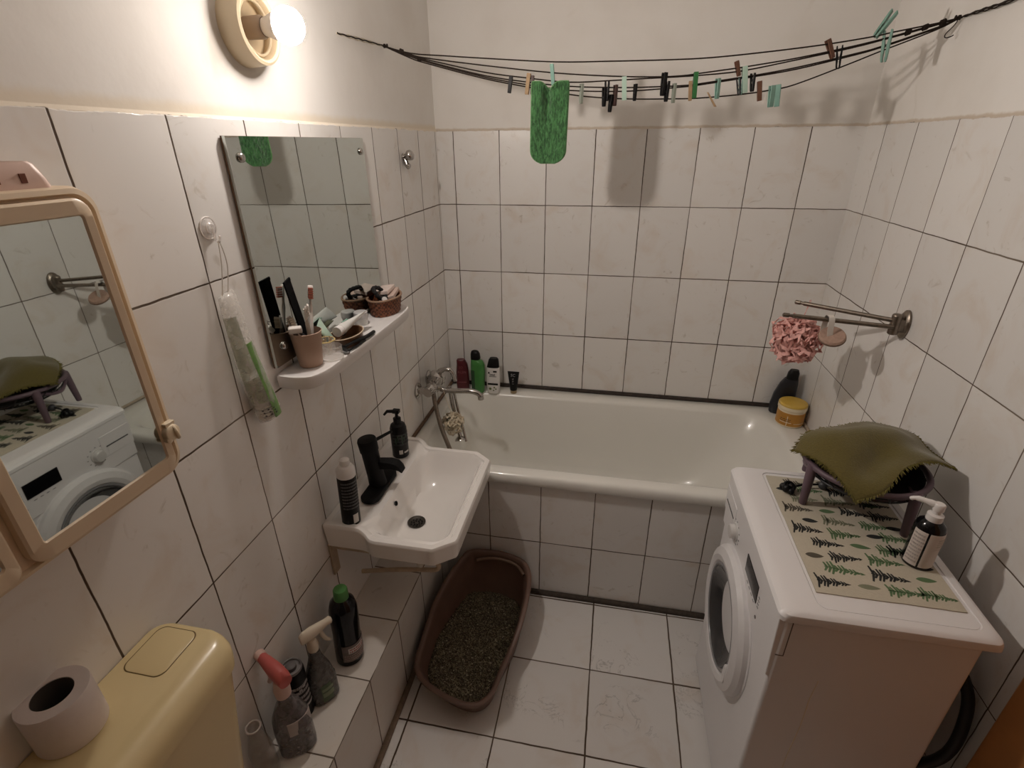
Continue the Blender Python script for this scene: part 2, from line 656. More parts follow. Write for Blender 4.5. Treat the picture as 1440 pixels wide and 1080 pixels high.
g.lathe([(0.027, 0.0), (0.030, 0.002), (0.030, 0.0045), (0.026, 0.005), (0.023, 0.0025), (0.001, 0.0025)], T(0.203, -1.062, 0.5882), 28, 0)
for r, n in ((0.009, 6), (0.018, 10)):
    for i in range(n):
        a = 2 * PI * i / n
        g.lathe([(0.0025, 0.0), (0.0025, 0.004), (0.0001, 0.004)], T(0.205 + r * math.cos(a), -1.066 + r * math.sin(a), 0.589), 8, 1)
part(obj('drain_strainer', g, [mat('strainer_metal', (0.055, 0.048, 0.04), 0.45, 0.6), black_matte], sink), 'dark metal drain strainer')
g = G()
g.lathe([(0.008, 0.0), (0.008, 0.003), (0.005, 0.003), (0.0049, -0.002), (0.0001, -0.002)], axis((0.1490, -1.085, 0.678), (1, 0, 0.30)), 16)
obj('overflow_hole', g, black_matte, sink)
g = G()
g.lathe([(0.02, -0.075), (0.02, -0.10), (0.03, -0.10), (0.034, -0.11), (0.034, -0.19), (0.026, -0.205), (0.001, -0.207)], T(0.205, -1.066, 0.645), 20)
g.tube(spline([(0.205, -1.066, 0.50), (0.13, -1.05, 0.50), (0.05, -1.04, 0.47), (0.012, -1.04, 0.46)], 5), 0.016, 12)
obj('waste_trap', g, mat('trap_grey', (0.16, 0.155, 0.15), 0.5), sink)

# tap
tap = thing('basin_tap', 'matte black single-lever tap standing on the wash basin', 'tap', (0.088, -1.062, 0.721))
g = G()
bp = [(0.088 + 0.031 * math.cos(a) + 0.0, -1.062 + 0.0 + (0.062 if math.sin(a) >= 0 else -0.062) + 0.030 * math.sin(a)) for a in
      [2 * PI * i / 48 for i in range(48)]]
g.loft([z_(bp, 0.719), z_(bp, 0.729), z_(shrink(bp, (0.088, -1.062), 0.93), 0.732)], True, True)
obj('base_plate', g, black_matte, tap)
g = G()
g.lathe([(0.0285, 0.0), (0.0265, 0.04), (0.0265, 0.125), (0.029, 0.130), (0.030, 0.165), (0.028, 0.171), (0.001, 0.173)],
        axis((0.084, -1.060, 0.729), (-0.09, -0.03, 1)), 32)
obj('tap_body', g, black_matte, tap)
g = G()
loops = []
for p, hw, hh in (((0.088, -1.058, 0.806), 0.016, 0.014), ((0.135, -1.052, 0.808), 0.017, 0.013), ((0.158, -1.049, 0.802), 0.017, 0.012), ((0.170, -1.047, 0.788), 0.017, 0.008)):
    loops.append([(p[0] - hh * 0.3 * s2, p[1] + hw * s1, p[2] + hh * s2) for s1, s2 in ((-1, -1), (1, -1), (1, 1), (-1, 1))])
g.loft(loops)
obj('spout', g, black_matte, tap, bevel=0.003)
g = G()
g.tube([(0.078, -1.040, 0.878), (0.088, -1.00, 0.872), (0.100, -0.955, 0.866)], [0.006, 0.0055, 0.005], 10)
obj('lever', g, black_matte, tap)


def lathe_thing(name, label, cat, loc, parts, tilt=None, group=None, sx=1.0, sy=1.0, rz=0.0):
    """parts: (part name, profile, material, n)"""
    t = thing(name, label, cat, loc, group)
    M = Matrix.Translation(loc)
    if tilt:
        M = M @ RX(tilt[0]) @ RY(tilt[1])
    M = M @ RZ(rz)
    out = [t]
    for nm, prof, m_ in parts:
        g = G()
        g.lathe(prof, M, 36, 0, sx=sx, sy=sy)
        out.append(obj(nm, g, m_, t, angle=35))
    return t, M, out[1:]


def curved_label(g, M, r, a0, a1, z0, z1, mi=0, n=10, sx=1.0, sy=1.0, dr=0.0006):
    vs = []
    for i in range(n + 1):
        a = math.radians(a0 + (a1 - a0) * i / n)
        for z in (z0, z1):
            vs.append(((r + dr) * sx * math.cos(a), (r + dr) * sy * math.sin(a), z))
    n0 = len(vs)
    for i in range(n + 1):
        a = math.radians(a0 + (a1 - a0) * i / n)
        for z in (z0, z1):
            vs.append(((r - 0.0004) * sx * math.cos(a), (r - 0.0004) * sy * math.sin(a), z))
    fs = []
    for i in range(n):
        fs.append((2 * i, 2 * i + 2, 2 * i + 3, 2 * i + 1))
        fs.append((n0 + 2 * i, n0 + 2 * i + 1, n0 + 2 * i + 3, n0 + 2 * i + 2))
        fs.append((2 * i, n0 + 2 * i, n0 + 2 * i + 2, 2 * i + 2))
        fs.append((2 * i + 1, 2 * i + 3, n0 + 2 * i + 3, n0 + 2 * i + 1))
    fs.append((0, 1, n0 + 1, n0))
    fs.append((2 * n, n0 + 2 * n, n0 + 2 * n + 1, 2 * n + 1))
    g.add(vs, fs, mi, M)


def scribble(g, M, r, a0, a1, z0, z1, mi, rows=4, seed=1, sx=1.0, sy=1.0):
    """small raised print marks in rows on a round label"""
    rnd = random.Random(seed)
    for k_ in range(rows):
        zz = z1 - (z1 - z0) * (k_ + 0.5) / rows
        h = (z1 - z0) / rows * 0.45
        a = a0
        while a < a1 - 1:
            w_ = rnd.uniform(2.5, 7)
            curved_label(g, M, r, a, min(a1, a + w_), zz - h / 2, zz + h / 2, mi, 2, sx, sy, 0.0009)
            a += w_ + rnd.uniform(1.2, 3.5)


# mousse can
t, M, ps = lathe_thing('hair_mousse_can', 'tall black aerosol can with white domed cap at the near end of the wash basin', 'can', (0.076, -1.232, 0.7155), [
    ('can_body', [(0.024, 0.0), (0.0265, 0.003), (0.0265, 0.158), (0.024, 0.165), (0.001, 0.166)], black_plastic),
    ('cap', [(0.0262, 0.164), (0.0262, 0.186), (0.020, 0.196), (0.012, 0.198), (0.015, 0.205), (0.013, 0.216), (0.006, 0.221), (0.001, 0.222)], white_plastic)], tilt=(-1.5, 2.0))
g = G()
scribble(g, M, 0.0265, -100, 20, 0.06, 0.155, 0, 9, 3)
obj('print', g, mat('grey_print', (0.10, 0.10, 0.10), 0.5), ps[0])
g = G()
curved_label(g, M, 0.0265, -45, -10, 0.012, 0.042, 0)
obj('white_patch', g, label_white, ps[0])

# soap pump
t, M, ps = lathe_thing('soap_pump_bottle', 'black pump soap bottle at the far end of the wash basin', 'bottle', (0.082, -0.865, 0.7155), [
    ('bottle_body', [(0.027, 0.0), (0.029, 0.003), (0.029, 0.112), (0.025, 0.125), (0.014, 0.132), (0.001, 0.132)], black_plastic),
    ('pump_collar', [(0.0135, 0.131), (0.0135, 0.150), (0.006, 0.152), (0.005, 0.172), (0.001, 0.172)], black_plastic)])
g = G()
g.loft([[(0.082 + x * 0.012, -0.865 + y * 0.009, 0.7155 + 0.170) for x, y in ((-1, -1), (1, -1), (1, 1), (-1, 1))],
        [(0.082 + x * 0.012, -0.865 + y * 0.009, 0.7155 + 0.183) for x, y in ((-1, -1), (1, -1), (1, 1), (-1, 1))]])
g.tube([(0.085, -0.868, 0.7155 + 0.178), (0.058, -0.885, 0.7155 + 0.184), (0.048, -0.892, 0.7155 + 0.172)], [0.007, 0.006, 0.004], 8)
obj('pump_head', g, black_plastic, ps[1], bevel=0.002)
g = G()
scribble(g, M, 0.029, -110, 30, 0.05, 0.10, 0, 4, 5)
obj('print', g, mat('dim_print', (0.035, 0.04, 0.038), 0.5), ps[0])
g = G()
curved_label(g, M, 0.029, -75, -50, 0.018, 0.034, 0)
obj('white_patch', g, label_white, ps[0])
g = G()
curved_label(g, M, 0.029, -40, 0, 0.02, 0.026, 0)
obj('white_patch', g, label_white, ps[0])
g = G()
for i in range(6):
    curved_label(g, M, 0.029, -95 + i * 15, -86 + i * 15, 0.06 + 0.012 * (i % 3), 0.085 + 0.008 * (i % 2), 0, 3)
obj('leaf_print', g, mat('green_print', (0.03, 0.07, 0.035), 0.5), ps[0])

# bracket below the basin
br = thing('sink_bracket', 'beige painted steel bracket fixed to the wall below the wash basin', 'bracket', (0.0, -1.24, 0.60))
bm_ = mat('bracket_paint', (0.46, 0.37, 0.27), 0.6, var=0.3, scale=40)
g = G()
g.box(0.001, 0.335, -1.256, -1.236, 0.622, 0.6385)
obj('arm', g, bm_, br, bevel=0.002)
g = G()
g.box(0.001, 0.335, -0.815, -0.795, 0.622, 0.6385)
obj('arm', g, bm_, br, bevel=0.002)
g = G()
g.tube(spline([(0.31, -1.246, 0.624), (0.335, -1.246, 0.615), (0.342, -1.246, 0.60), (0.33, -1.246, 0.585), (0.29, -1.246, 0.579), (0.20, -1.246, 0.562), (0.092, -1.246, 0.536)], 5), 0.007, 10)
obj('lower_brace', g, bm_, br)
g = G()
g.box(0.001, 0.008, -1.262, -1.230, 0.52, 0.639)
obj('wall_plate', g, bm_, br, bevel=0.001)
g = G()
g.lathe([(0.010, 0), (0.010, 0.006), (0.001, 0.008)], axis((0.29, -1.2565, 0.612), (0, -1, 0)), 12)
part(obj('bolt', g, mat('pale_bolt', (0.6, 0.56, 0.5), 0.4), br), 'pale bolt head')

# ------------------------------------------------------------------ bath mixer, hose and sponge
mx = thing('bath_mixer', 'chrome bath mixer tap on the left wall above the tub', 'tap', (0.0, -0.40, 0.775))
for y in (-0.335, -0.470):
    g = G()
    g.lathe([(0.034, 0.0), (0.034, 0.006), (0.026, 0.012), (0.016, 0.014), (0.016, 0.045), (0.001, 0.045)], axis((0.001, y, 0.775), (1, 0, 0)), 28)
    obj('wall_flange', g, chrome, mx)
g = G()
g.tube(spline([(0.052, -0.487, 0.775), (0.055, -0.45, 0.777), (0.058, -0.40, 0.782), (0.055, -0.35, 0.777), (0.052, -0.318, 0.775)], 5), [0.021] * 4 + [0.025] * 4 + [0.036] * 5 + [0.025] * 4 + [0.021] * 4, 16)
g.lathe([(0.034, 0), (0.036, 0.03), (0.032, 0.046), (0.016, 0.054), (0.001, 0.055)], axis((0.06, -0.402, 0.785), (0.35, 0, 1)), 24)
obj('mixer_body', g, chrome, mx)
g = G()
g.tube(spline([(0.075, -0.402, 0.835), (0.105, -0.402, 0.852), (0.135, -0.402, 0.845), (0.150, -0.402, 0.80)], 5), [0.012] * 4 + [0.010] * 6 + [0.009] * 6, 12)
obj('lever', g, chrome, mx)
g = G()
g.tube(spline([(0.06, -0.402, 0.765), (0.10, -0.402, 0.752), (0.16, -0.402, 0.754), (0.215, -0.402, 0.757), (0.250, -0.402, 0.748), (0.262, -0.402, 0.730)], 6), 0.0115, 14)
g.lathe([(0.0135, 0), (0.0135, 0.016), (0.001, 0.016)], axis((0.2605, -0.402, 0.738), (0.1, 0, -1)), 16)
obj('spout', g, chrome, mx)
g = G()
g.tube(spline([(0.062, -0.445, 0.765), (0.078, -0.470, 0.70), (0.112, -0.510, 0.62), (0.150, -0.540, 0.55), (0.175, -0.545, 0.48), (0.19, -0.50, 0.42)], 7), 0.0095, 12)
obj('shower_hose', g, old_metal, mx)
sh = thing('hand_shower', 'chrome hand shower hanging head down from the bath mixer', 'shower', (0.12, -0.385, 0.77))
g = G()
g.tube(spline([(0.118, -0.39, 0.765), (0.125, -0.392, 0.70), (0.140, -0.40, 0.62), (0.170, -0.44, 0.54)], 6), 0.009, 12)
obj('handle', g, chrome, sh)
g = G()
g.tube(spline([(0.138, -0.39, 0.735), (0.150, -0.395, 0.67), (0.175, -0.42, 0.60), (0.20, -0.45, 0.53)], 6), 0.006, 10)
g.lathe([(0.012, 0.0), (0.024, 0.012), (0.026, 0.02), (0.001, 0.022)], axis((0.168, -0.44, 0.548), (0.25, -0.4, -0.8)), 20)
obj('shower_head', g, chrome, sh)


def loofah(name, label, loc, R, m_, seed, n=46, spread=0.06):
    """bath puff of frilled mesh: many crumpled ribbon loops round a centre"""
    rnd = random.Random(seed)
    t = thing(name, label, 'sponge', loc)
    g = G()
    c = Vector(loc)
    for _ in range(n):
        d = Vector((rnd.gauss(0, 1), rnd.gauss(0, 1), rnd.gauss(0, 1))).normalized()
        e = d.orthogonal().normalized()
        e = Matrix.Rotation(rnd.uniform(0, 2 * PI), 3, d) @ e
        f = d.cross(e)
        L = R * rnd.uniform(0.70, 1.04 + spread * rnd.random())
        wd_ = R * rnd.uniform(0.12, 0.38)
        loops = []
        kk = 11
        for i in range(kk):
            s = i / (kk - 1)
            ang = (s - 0.5) * 2.4
            rad = L * (0.62 + 0.38 * math.cos(ang * 1.2))
            p = c + d * rad * math.cos(ang * 0.55) + e * (math.sin(ang) * R * 0.62) + f * (0.18 * R * math.sin(i * 2.3 + rnd.random()))
            q = p + (f * wd_ + d * R * 0.22 * math.sin(i * 2.0)) * 0.6
            loops.append((p, q))
        vs = []
        for p, q in loops:
            th = (q - p).cross(e).normalized() * 0.0006
            vs += [p + th, q + th, q - th, p - th]
        fs = []
        for i in range(kk - 1):
            for j in range(4):
                a = i * 4 + j
                b_ = i * 4 + (j + 1) % 4
                fs.append((a, b_, b_ + 4, a + 4))
        fs.append((0, 3, 2, 1))
        k0 = (kk - 1) * 4
        fs.append((k0, k0 + 1, k0 + 2, k0 + 3))
        g.add(vs, fs)
    g.sphere(c, R * 0.55, 16, 10)
    obj('mesh_puff', g, m_, t, angle=60)
    return t


sp_ = loofah('bath_puff', 'cream mesh bath puff hanging from the bath mixer at the tub corner', (0.150, -0.46, 0.622), 0.05, mat('cream_mesh', (0.66, 0.58, 0.44), 0.8, var=0.15, scale=120), 3, n=44)
g = G()
g.tube(spline([(0.150, -0.46, 0.66), (0.125, -0.44, 0.70), (0.10, -0.42, 0.758)], 5), 0.0012, 6)
obj('cord', g, mat('cream_mesh', None), sp_)

# ------------------------------------------------------------------ bottles on the back rim
RIMZ = 0.6005


def flat_bottle(name, label, loc, w, d, h, profile, mats, rz=0.0, lean=0.0):
    """profile: list of (part, [(scale_w, scale_d, z fraction, x shift)], material)"""
    t = thing(name, label, 'bottle', loc)
    M = Matrix.Translation(loc) @ RZ(rz) @ RX(lean)
    res = []
    for nm, rows, m_ in profile:
        loops = []
        for sw, sd, zf, *xs in rows:
            dx = xs[0] if xs else 0.0
            loops.append([(dx * w + w / 2 * sw * math.copysign(abs(math.cos(a)) ** 0.75, math.cos(a)),
                           d / 2 * sd * math.copysign(abs(math.sin(a)) ** 0.75, math.sin(a)), h * zf)
                          for a in [2 * PI * i / 36 for i in range(36)]])
        g = G()
        g.loft(loops, True, True, 0, M)
        res.append(obj(nm, g, m_, t, angle=50))
    return t, M, res


def front_marks(t, M, items, mats, name='print'):
    """flat marks on the front (local -y): (x0,x1,z0,z1,y,mi)"""
    g = G()
    for x0, x1, z0, z1, y, mi in items:
        g.box(x0, x1, y - 0.0008, y + 0.0012, z0, z1, mi, M)
    return obj(name, g, mats, t)


def text_g(txt, M, size, mi=0, depth=0.0006, vertical=False):
    cu = bpy.data.curves.new('txt', 'FONT')
    cu.body = txt
    cu.size = size
    cu.align_x = 'CENTER'
    cu.align_y = 'CENTER'
    cu.extrude = depth
    cu.resolution_u = 2
    o = bpy.data.objects.new('txt', cu)
    COL.objects.link(o)
    dg = bpy.context.evaluated_depsgraph_get()
    me = bpy.data.meshes.new_from_object(o.evaluated_get(dg))
    g = G()
    g.add([v.co.copy() for v in me.vertices], [list(p.vertices) for p in me.polygons], mi, M)
    bpy.data.objects.remove(o)
    bpy.data.curves.remove(cu)
    bpy.data.meshes.remove(me)
    return g


t, M, ps = flat_bottle('shampoo_bottle', 'dark red shower gel bottle, nearest the corner on the back rim of the tub', (0.083, -0.075, RIMZ), 0.062, 0.036, 0.163, [
    ('bottle_body', [(0.94, 0.9, 0.0), (1, 1, 0.02), (1.06, 1, 0.25), (1.0, 1, 0.6), (0.86, 0.95, 0.85), (0.7, 0.9, 0.97, -0.08), (0.62, 0.7, 1.0, -0.08)], mat('wine_plastic', (0.085, 0.008, 0.014), 0.3, var=0.3, scale=60))], None, rz=8)
g = text_g('RLSN', M @ T(0, -0.0186, 0.10) @ RX(90), 0.018)
g2 = text_g('SO', M @ T(-0.004, -0.0186, 0.125) @ RX(90), 0.016)
g.add(g2.v, g2.f)
g.box(-0.02, 0.02, -0.0188, -0.0176, 0.045, 0.048, 0, M)
obj('print', g, mat('pink_print', (0.24, 0.07, 0.08), 0.5), ps[0])

t, M, ps = flat_bottle('shampoo_bottle', 'tall green shower gel bottle with slanted black cap between red and white bottles', (0.166, -0.088, RIMZ), 0.068, 0.045, 0.218, [
    ('bottle_body', [(0.72, 0.8, 0.0, 0.05), (0.8, 0.95, 0.03, 0.05), (0.97, 1, 0.25), (1.05, 1, 0.5), (1.0, 1, 0.68), (0.85, 0.9, 0.76, -0.06), (0.66, 0.7, 0.80, -0.16)], mat('green_plastic', (0.055, 0.22, 0.05), 0.3, var=0.25, scale=30)),
    ('cap', [(0.66, 0.75, 0.795, -0.16), (0.72, 0.8, 0.83, -0.14), (0.66, 0.75, 0.93, -0.16), (0.5, 0.6, 0.985, -0.18), (0.3, 0.4, 1.0, -0.18)], black_plastic)], None, rz=-12)
g = G()
g.box(-0.026, -0.008, -0.0232, -0.0215, 0.02, 0.12, 0, M)
obj('side_label', g, mat('dark_green_print', (0.02, 0.06, 0.022), 0.4), ps[0], bevel=0.0005)

t, M, ps = flat_bottle('shampoo_bottle', 'white shampoo bottle with black cap and black waist stripe on the back tub rim', (0.242, -0.082, RIMZ), 0.066, 0.040, 0.185, [
    ('bottle_body', [(0.86, 0.9, 0.0), (0.92, 1, 0.02), (1.02, 1, 0.3), (1.06, 1, 0.5), (1.0, 0.95, 0.66), (0.93, 0.9, 0.74)], white_plastic),
    ('cap', [(0.93, 0.9, 0.735), (0.84, 0.88, 0.84, 0.03), (0.72, 0.8, 0.96, 0.06), (0.55, 0.6, 1.0, 0.06)], black_plastic)], None, rz=0)
g = G()
g.box(-0.025, 0.027, -0.0212, -0.0195, 0.048, 0.057, 0, M)
obj('waist_stripe', g, black_plastic, ps[0])
g = G()
g.box(-0.021, -0.014, -0.0210, -0.0195, 0.108, 0.116, 0, M)
obj('logo_mark', g, black_plastic, ps[0])
g = G()
g.box(0.004, 0.022, -0.0210, -0.0195, 0.116, 0.124, 0, M)
obj('logo_mark', g, black_plastic, ps[0])
g = text_g('head', M @ T(0.0, -0.0208, 0.104) @ RX(90), 0.014)
g2 = text_g('shoulders', M @ T(0.002, -0.0208, 0.094) @ RX(90), 0.009)
g.add(g2.v, g2.f)
obj('print', g, dark_grey, ps[0])
g = G()
for x, z, s in ((-0.012, 0.026, 0.007), (0.008, 0.034, 0.005), (0.004, 0.018, 0.004), (0.016, 0.026, 0.004)):
    g.lathe([(s, 0.0), (s * 0.7, 0.001), (0.0001, 0.0012)], M @ T(x, -0.0196, z) @ RX(90), 10)
obj('leaf_print', g, mat('leaf_print_green', (0.16, 0.19, 0.08), 0.5), ps[0])

# tube standing on its cap
t = thing('cosmetic_tube', 'small black tube standing on its cap on the back tub rim', 'tube', (0.341, -0.07, RIMZ))
M = Matrix.Translation((0.341, -0.07, RIMZ))
loops = []
for i in range(9):
    s = i / 8
    wx = 0.017 + 0.0125 * s
    wy = 0.016 * (1 - s) + 0.0014
    loops.append([(wx * math.cos(a), wy * math.sin(a), 0.016 + 0.098 * s) for a in [2 * PI * k_ / 28 for k_ in range(28)]])
g = G()
g.loft(loops, True, True, 0, M)
tb = obj('tube_body', g, black_plastic, t)
g = G()
g.lathe([(0.015, 0.0), (0.0155, 0.002), (0.0155, 0.015), (0.013, 0.017), (0.001, 0.017)], M, 24)
part(obj('cap', g, mat('tube_cap_tan', (0.35, 0.27, 0.15), 0.4), t), 'tan cap')
MT = M @ T(0, -0.0125, 0.066) @ RX(82)
g = text_g('SC', MT @ T(0, 0.032, 0.006) , 0.02)
for i, ch in enumerate('AVID'):
    g2 = text_g(ch, MT @ T(0, 0.012 - i * 0.013, 0.003 - 0.003 * i) @ RZ(90), 0.013)
    g.add(g2.v, g2.f)
obj('print', g, mat('pale_print', (0.3, 0.3, 0.31), 0.5), tb)

# back right corner
t, M, ps = flat_bottle('shampoo_bottle', 'big black bottle behind the yellow jar in the right corner of the tub', (1.580, -0.058, RIMZ), 0.098, 0.05, 0.215, [
    ('bottle_body', [(0.9, 0.9, 0.0), (0.98, 1, 0.03), (1.0, 1, 0.2), (0.92, 1, 0.45, 0.03), (0.74, 0.95, 0.68, 0.1), (0.56, 0.8, 0.80, 0.16)], mat('navy_black', (0.010, 0.011, 0.016), 0.3)),
    ('cap', [(0.5, 0.8, 0.795, 0.17), (0.46, 0.75, 0.94, 0.19), (0.34, 0.5, 1.0, 0.2)], black_plastic)], None, rz=-10)

t, M, ps = lathe_thing('cosmetic_jar', 'yellow lidded jar with orange label on the right corner of the tub', 'jar', (1.592, -0.155, RIMZ), [
    ('jar_body', [(0.050, 0.0), (0.054, 0.004), (0.055, 0.074), (0.052, 0.08), (0.001, 0.08)], mat('jar_cream', (0.72, 0.63, 0.46), 0.35)),
    ('lid', [(0.0555, 0.080), (0.057, 0.083), (0.057, 0.100), (0.054, 0.104), (0.052, 0.1045), (0.001, 0.1035)], mat('jar_lid', (0.60, 0.40, 0.07), 0.35, var=0.15, scale=30))])
g = G()
g.lathe([(0.0572, 0.078), (0.0578, 0.080), (0.0578, 0.092), (0.0572, 0.094)], M, 36, 0, False, False)
obj('lid_skirt', g, mat('jar_cream', None), ps[1])
g = G()
curved_label(g, M, 0.0552, -190, 20, 0.010, 0.068, 0, 30)
curved_label(g, M, 0.0556, -120, -117, 0.010, 0.055, 1, 2)
curved_label(g, M, 0.0556, -150, -100, 0.024, 0.027, 1, 8)
curved_label(g, M, 0.0556, -90, -40, 0.022, 0.024, 1, 8)
scribble(g, M, 0.0556, -148, -105, 0.028, 0.044, 2, 2, 2)
obj('label_band', g, [mat('jar_orange', (0.45, 0.21, 0.03), 0.4, var=0.2, scale=50), mat('jar_cream', None), mat('jar_brown', (0.10, 0.05, 0.02), 0.5)], ps[0])

# ------------------------------------------------------------------ towel rail on the right wall
rail = thing('towel_rail', 'dark metal towel rail with two swing bars on the right wall', 'towel rail', (W, -0.645, 1.222))
g = G()
MW = axis((W - 0.001, -0.645, 1.222), (-1, 0, 0))
g.lathe([(0.044, 0.0), (0.044, 0.006), (0.036, 0.012), (0.018, 0.016), (0.001, 0.016)], MW, 32, sx=0.62, sy=1.0)
obj('wall_plate', g, old_metal, rail)
g = G()
g.lathe([(0.010, -0.03), (0.014, -0.027), (0.014, 0.030), (0.010, 0.034), (0.001, 0.035)], T(1.624, -0.655, 1.222), 20)
g.box(1.624, 1.65, -0.665, -0.640, 1.205, 1.24)
obj('hinge_post', g, old_metal, rail, bevel=0.002)
for p0, p1 in (((1.620, -0.658, 1.236), (1.386, -0.500, 1.238)), ((1.618, -0.664, 1.218), (1.324, -0.601, 1.2215))):
    g = G()
    P0, P1 = Vector(p0), Vector(p1)
    d = (P1 - P0)
    g.tube([P0, P0 + d * 0.9, P0 + d * 0.905, P0 + d * 0.93, P0 + d * 0.935, P1 - d * 0.01, P1], [0.007, 0.007, 0.005, 0.005, 0.007, 0.007, 0.003], 14)
    obj('swing_bar', g, old_metal, rail)

# scrubber hung on the nearer bar
sc = thing('foot_scrubber', 'small round brown scrubber hung on the towel rail by a white strap', 'scrubber', (1.452, -0.628, 1.218))
g = G()
cpts = [(1.449, -0.618, 1.155), (1.447, -0.616, 1.19), (1.449, -0.620, 1.228), (1.453, -0.628, 1.234), (1.456, -0.641, 1.226), (1.458, -0.645, 1.19), (1.464, -0.645, 1.158)]
pth = spline(cpts, 5)
loops = []
for i, p in enumerate(pth):
    ax = Vector((0.30, 0.06, 0)).normalized() * 0.009
    nn = (Vector((1.453, -0.630, 1.19)) - p)
    nn.z = 0
    nn = nn.normalized() * 0.0012
    loops.append([p - ax, p + ax, p + ax + nn, p - ax + nn])
g.loft(loops)
obj('strap', g, mat('strap_white', (0.66, 0.62, 0.57), 0.7), sc, angle=60)
g = G()
MS = axis((1.472, -0.632, 1.160), (-0.15, -0.5, 0.85))
g.lathe([(0.030, 0.0), (0.037, 0.006), (0.038, 0.014), (0.034, 0.020), (0.001, 0.020)], MS, 32)
obj('scrub_disc', g, mat('scrub_brown', (0.40, 0.27, 0.21), 0.8, var=0.3, scale=120, bump=0.4), sc)
g = G()
g.torus(0.0365, 0.003, MS @ T(0, 0, 0.008), 36, 8)
obj('rim', g, mat('scrub_rim', (0.16, 0.10, 0.07), 0.6), sc)

lf = loofah('bath_puff', 'pink frilled mesh bath puff hanging from the towel rail', (1.408, -0.535, 1.118), 0.072, mat('pink_mesh', (0.78, 0.44, 0.40), 0.8, var=0.2, scale=120), 11, n=170, spread=0.30)
g = G()
g.tube(spline([(1.408, -0.535, 1.16), (1.415, -0.525, 1.20), (1.425, -0.526, 1.244), (1.424, -0.519, 1.248), (1.418, -0.522, 1.20), (1.41, -0.535, 1.16)], 5), 0.001, 6)
obj('cord', g, mat('pink_mesh', None), lf)

# ------------------------------------------------------------------ wall mirror and glass shelf
m_mirror, nt, b = _mat('mirror_glass')
b.inputs['Base Color'].default_value = (0.62, 0.66, 0.63, 1)
b.inputs['Metallic'].default_value = 1.0
b.inputs['Roughness'].default_value = 0.015
mir = thing('wall_mirror', 'rectangular frameless wall mirror with chrome studs above the white shelf', 'mirror', (0.0, -1.024, 1.25))
MM = T(0.010, -1.024, 1.494) @ RZ(0.3) @ RY(-0.4)
g = G()
g.box(-0.004, 0.0025, -0.302, 0.302, -0.248, 0.248, 0, MM)
obj('mirror_pane', g, m_mirror, mir)
g = G()
g.box(-0.0075, -0.0042, -0.3025, 0.3025, -0.2485, 0.2485, 0, MM)
part(obj('backing', g, mat('mirror_back', (0.16, 0.09, 0.05), 0.8, var=0.5, scale=80), mir), 'dark brown backing edge')
for y, z in ((-0.268, 0.208), (0.278, 0.212), (-0.262, -0.205), (0.27, -0.205)):
    g = G()
    g.lathe([(0.009, 0.0), (0.010, 0.002), (0.009, 0.005), (0.005, 0.0075), (0.001, 0.008)], MM @ T(0.0025, y, z) @ RY(90), 20)
    part(obj('stud', g, chrome, mir), 'chrome mirror stud')

SZ = 1.225
shelf = thing('bathroom_shelf', 'white rounded plastic shelf on the wall under the mirror', 'shelf', (0.0, -1.02, SZ - 0.032))
edge = [(0.0005, -0.712), (0.0005, -1.326)] + [tuple(p)[:2] for p in spline([(0.051, -1.330, 0), (0.090, -1.318, 0), (0.109, -1.275, 0), (0.113, -1.21, 0), (0.117, -1.12, 0), (0.1195, -0.985, 0), (0.1195, -0.813, 0), (0.112, -0.74, 0), (0.09, -0.714, 0), (0.06, -0.709, 0)], 5)]
cS = (0.045, -1.02)
sl = lambda d, z: z_(polar(offs(edge, d), cS, 160), z)
g = G()
g.loft([sl(0.010, SZ - 0.032), sl(0.004, SZ - 0.032), sl(0.001, SZ - 0.028), sl(0.0, SZ - 0.004), sl(0.001, SZ + 0.0005), sl(0.004, SZ + 0.002), sl(0.008, SZ + 0.0005), sl(0.010, SZ)])
obj('shelf_body', g, white_plastic, shelf, angle=50)

# cup with brushes
cup = thing('tumbler_cup', 'taupe tumbler holding toothbrushes at the near end of the shelf', 'cup', (0.052, -1.245, SZ))
Mc = T(0.052, -1.245, SZ + 0.0005)
g = G()
g.lathe([(0.026, 0.0), (0.028, 0.002), (0.034, 0.06), (0.037, 0.086), (0.0385, 0.088), (0.0365, 0.089), (0.033, 0.06), (0.026, 0.006), (0.001, 0.005)], Mc, 40)
obj('cup_body', g, mat('taupe_clay', (0.40, 0.27, 0.20), 0.6, var=0.1, scale=30), cup)


def toothbrush(base, tip, hcol, bcol, face, label, kind='toothbrush', grip=None):
    base, tip = Vector(base), Vector(tip)
    t = thing(kind, label, 'toothbrush', base)
    d = (tip - base).normalized()
    L = (tip - base).length
    g = G()
    mid = base + d * L * 0.5 + Vector(face) * 0.003
    pts = spline([base, base + d * L * 0.25, mid, base + d * L * 0.8, tip], 4)
    g.tube(pts, [0.0050] * 4 + [0.0060] * 4 + [0.0050] * 4 + [0.0030] * 4 + [0.0050], 8)
    obj('handle', g, hcol, t)
    f = Vector(face).normalized()
    M = axis(tip - d * 0.012, f)
    s = d.cross(f).normalized()
    g = G()
    g.loft([[tip + d * a * 0.5 + s * w0 + f * e for w0, e in ((-0.0065, -0.0025), (0.0065, -0.0025), (0.0065, 0.0025), (-0.0065, 0.0025))] for a in (-0.052, 0.010)])
    obj('brush_head', g, tw, t, bevel=0.002)
    g = G()
    for i in range(5):
        for j in (-1, 0, 1):
            p = tip - d * (0.002 + i * 0.0055) + s * j * 0.0035
            g.tube([p + f * 0.002, p + f * 0.014], [0.0021, 0.0026], 6)
    obj('bristles', g, bcol, t)
    if grip:
        g = G()
        g.tube([base + d * L * 0.1, base + d * L * 0.42], [0.0052, 0.0052], 8)
        obj('grip', g, grip, t)
    return t


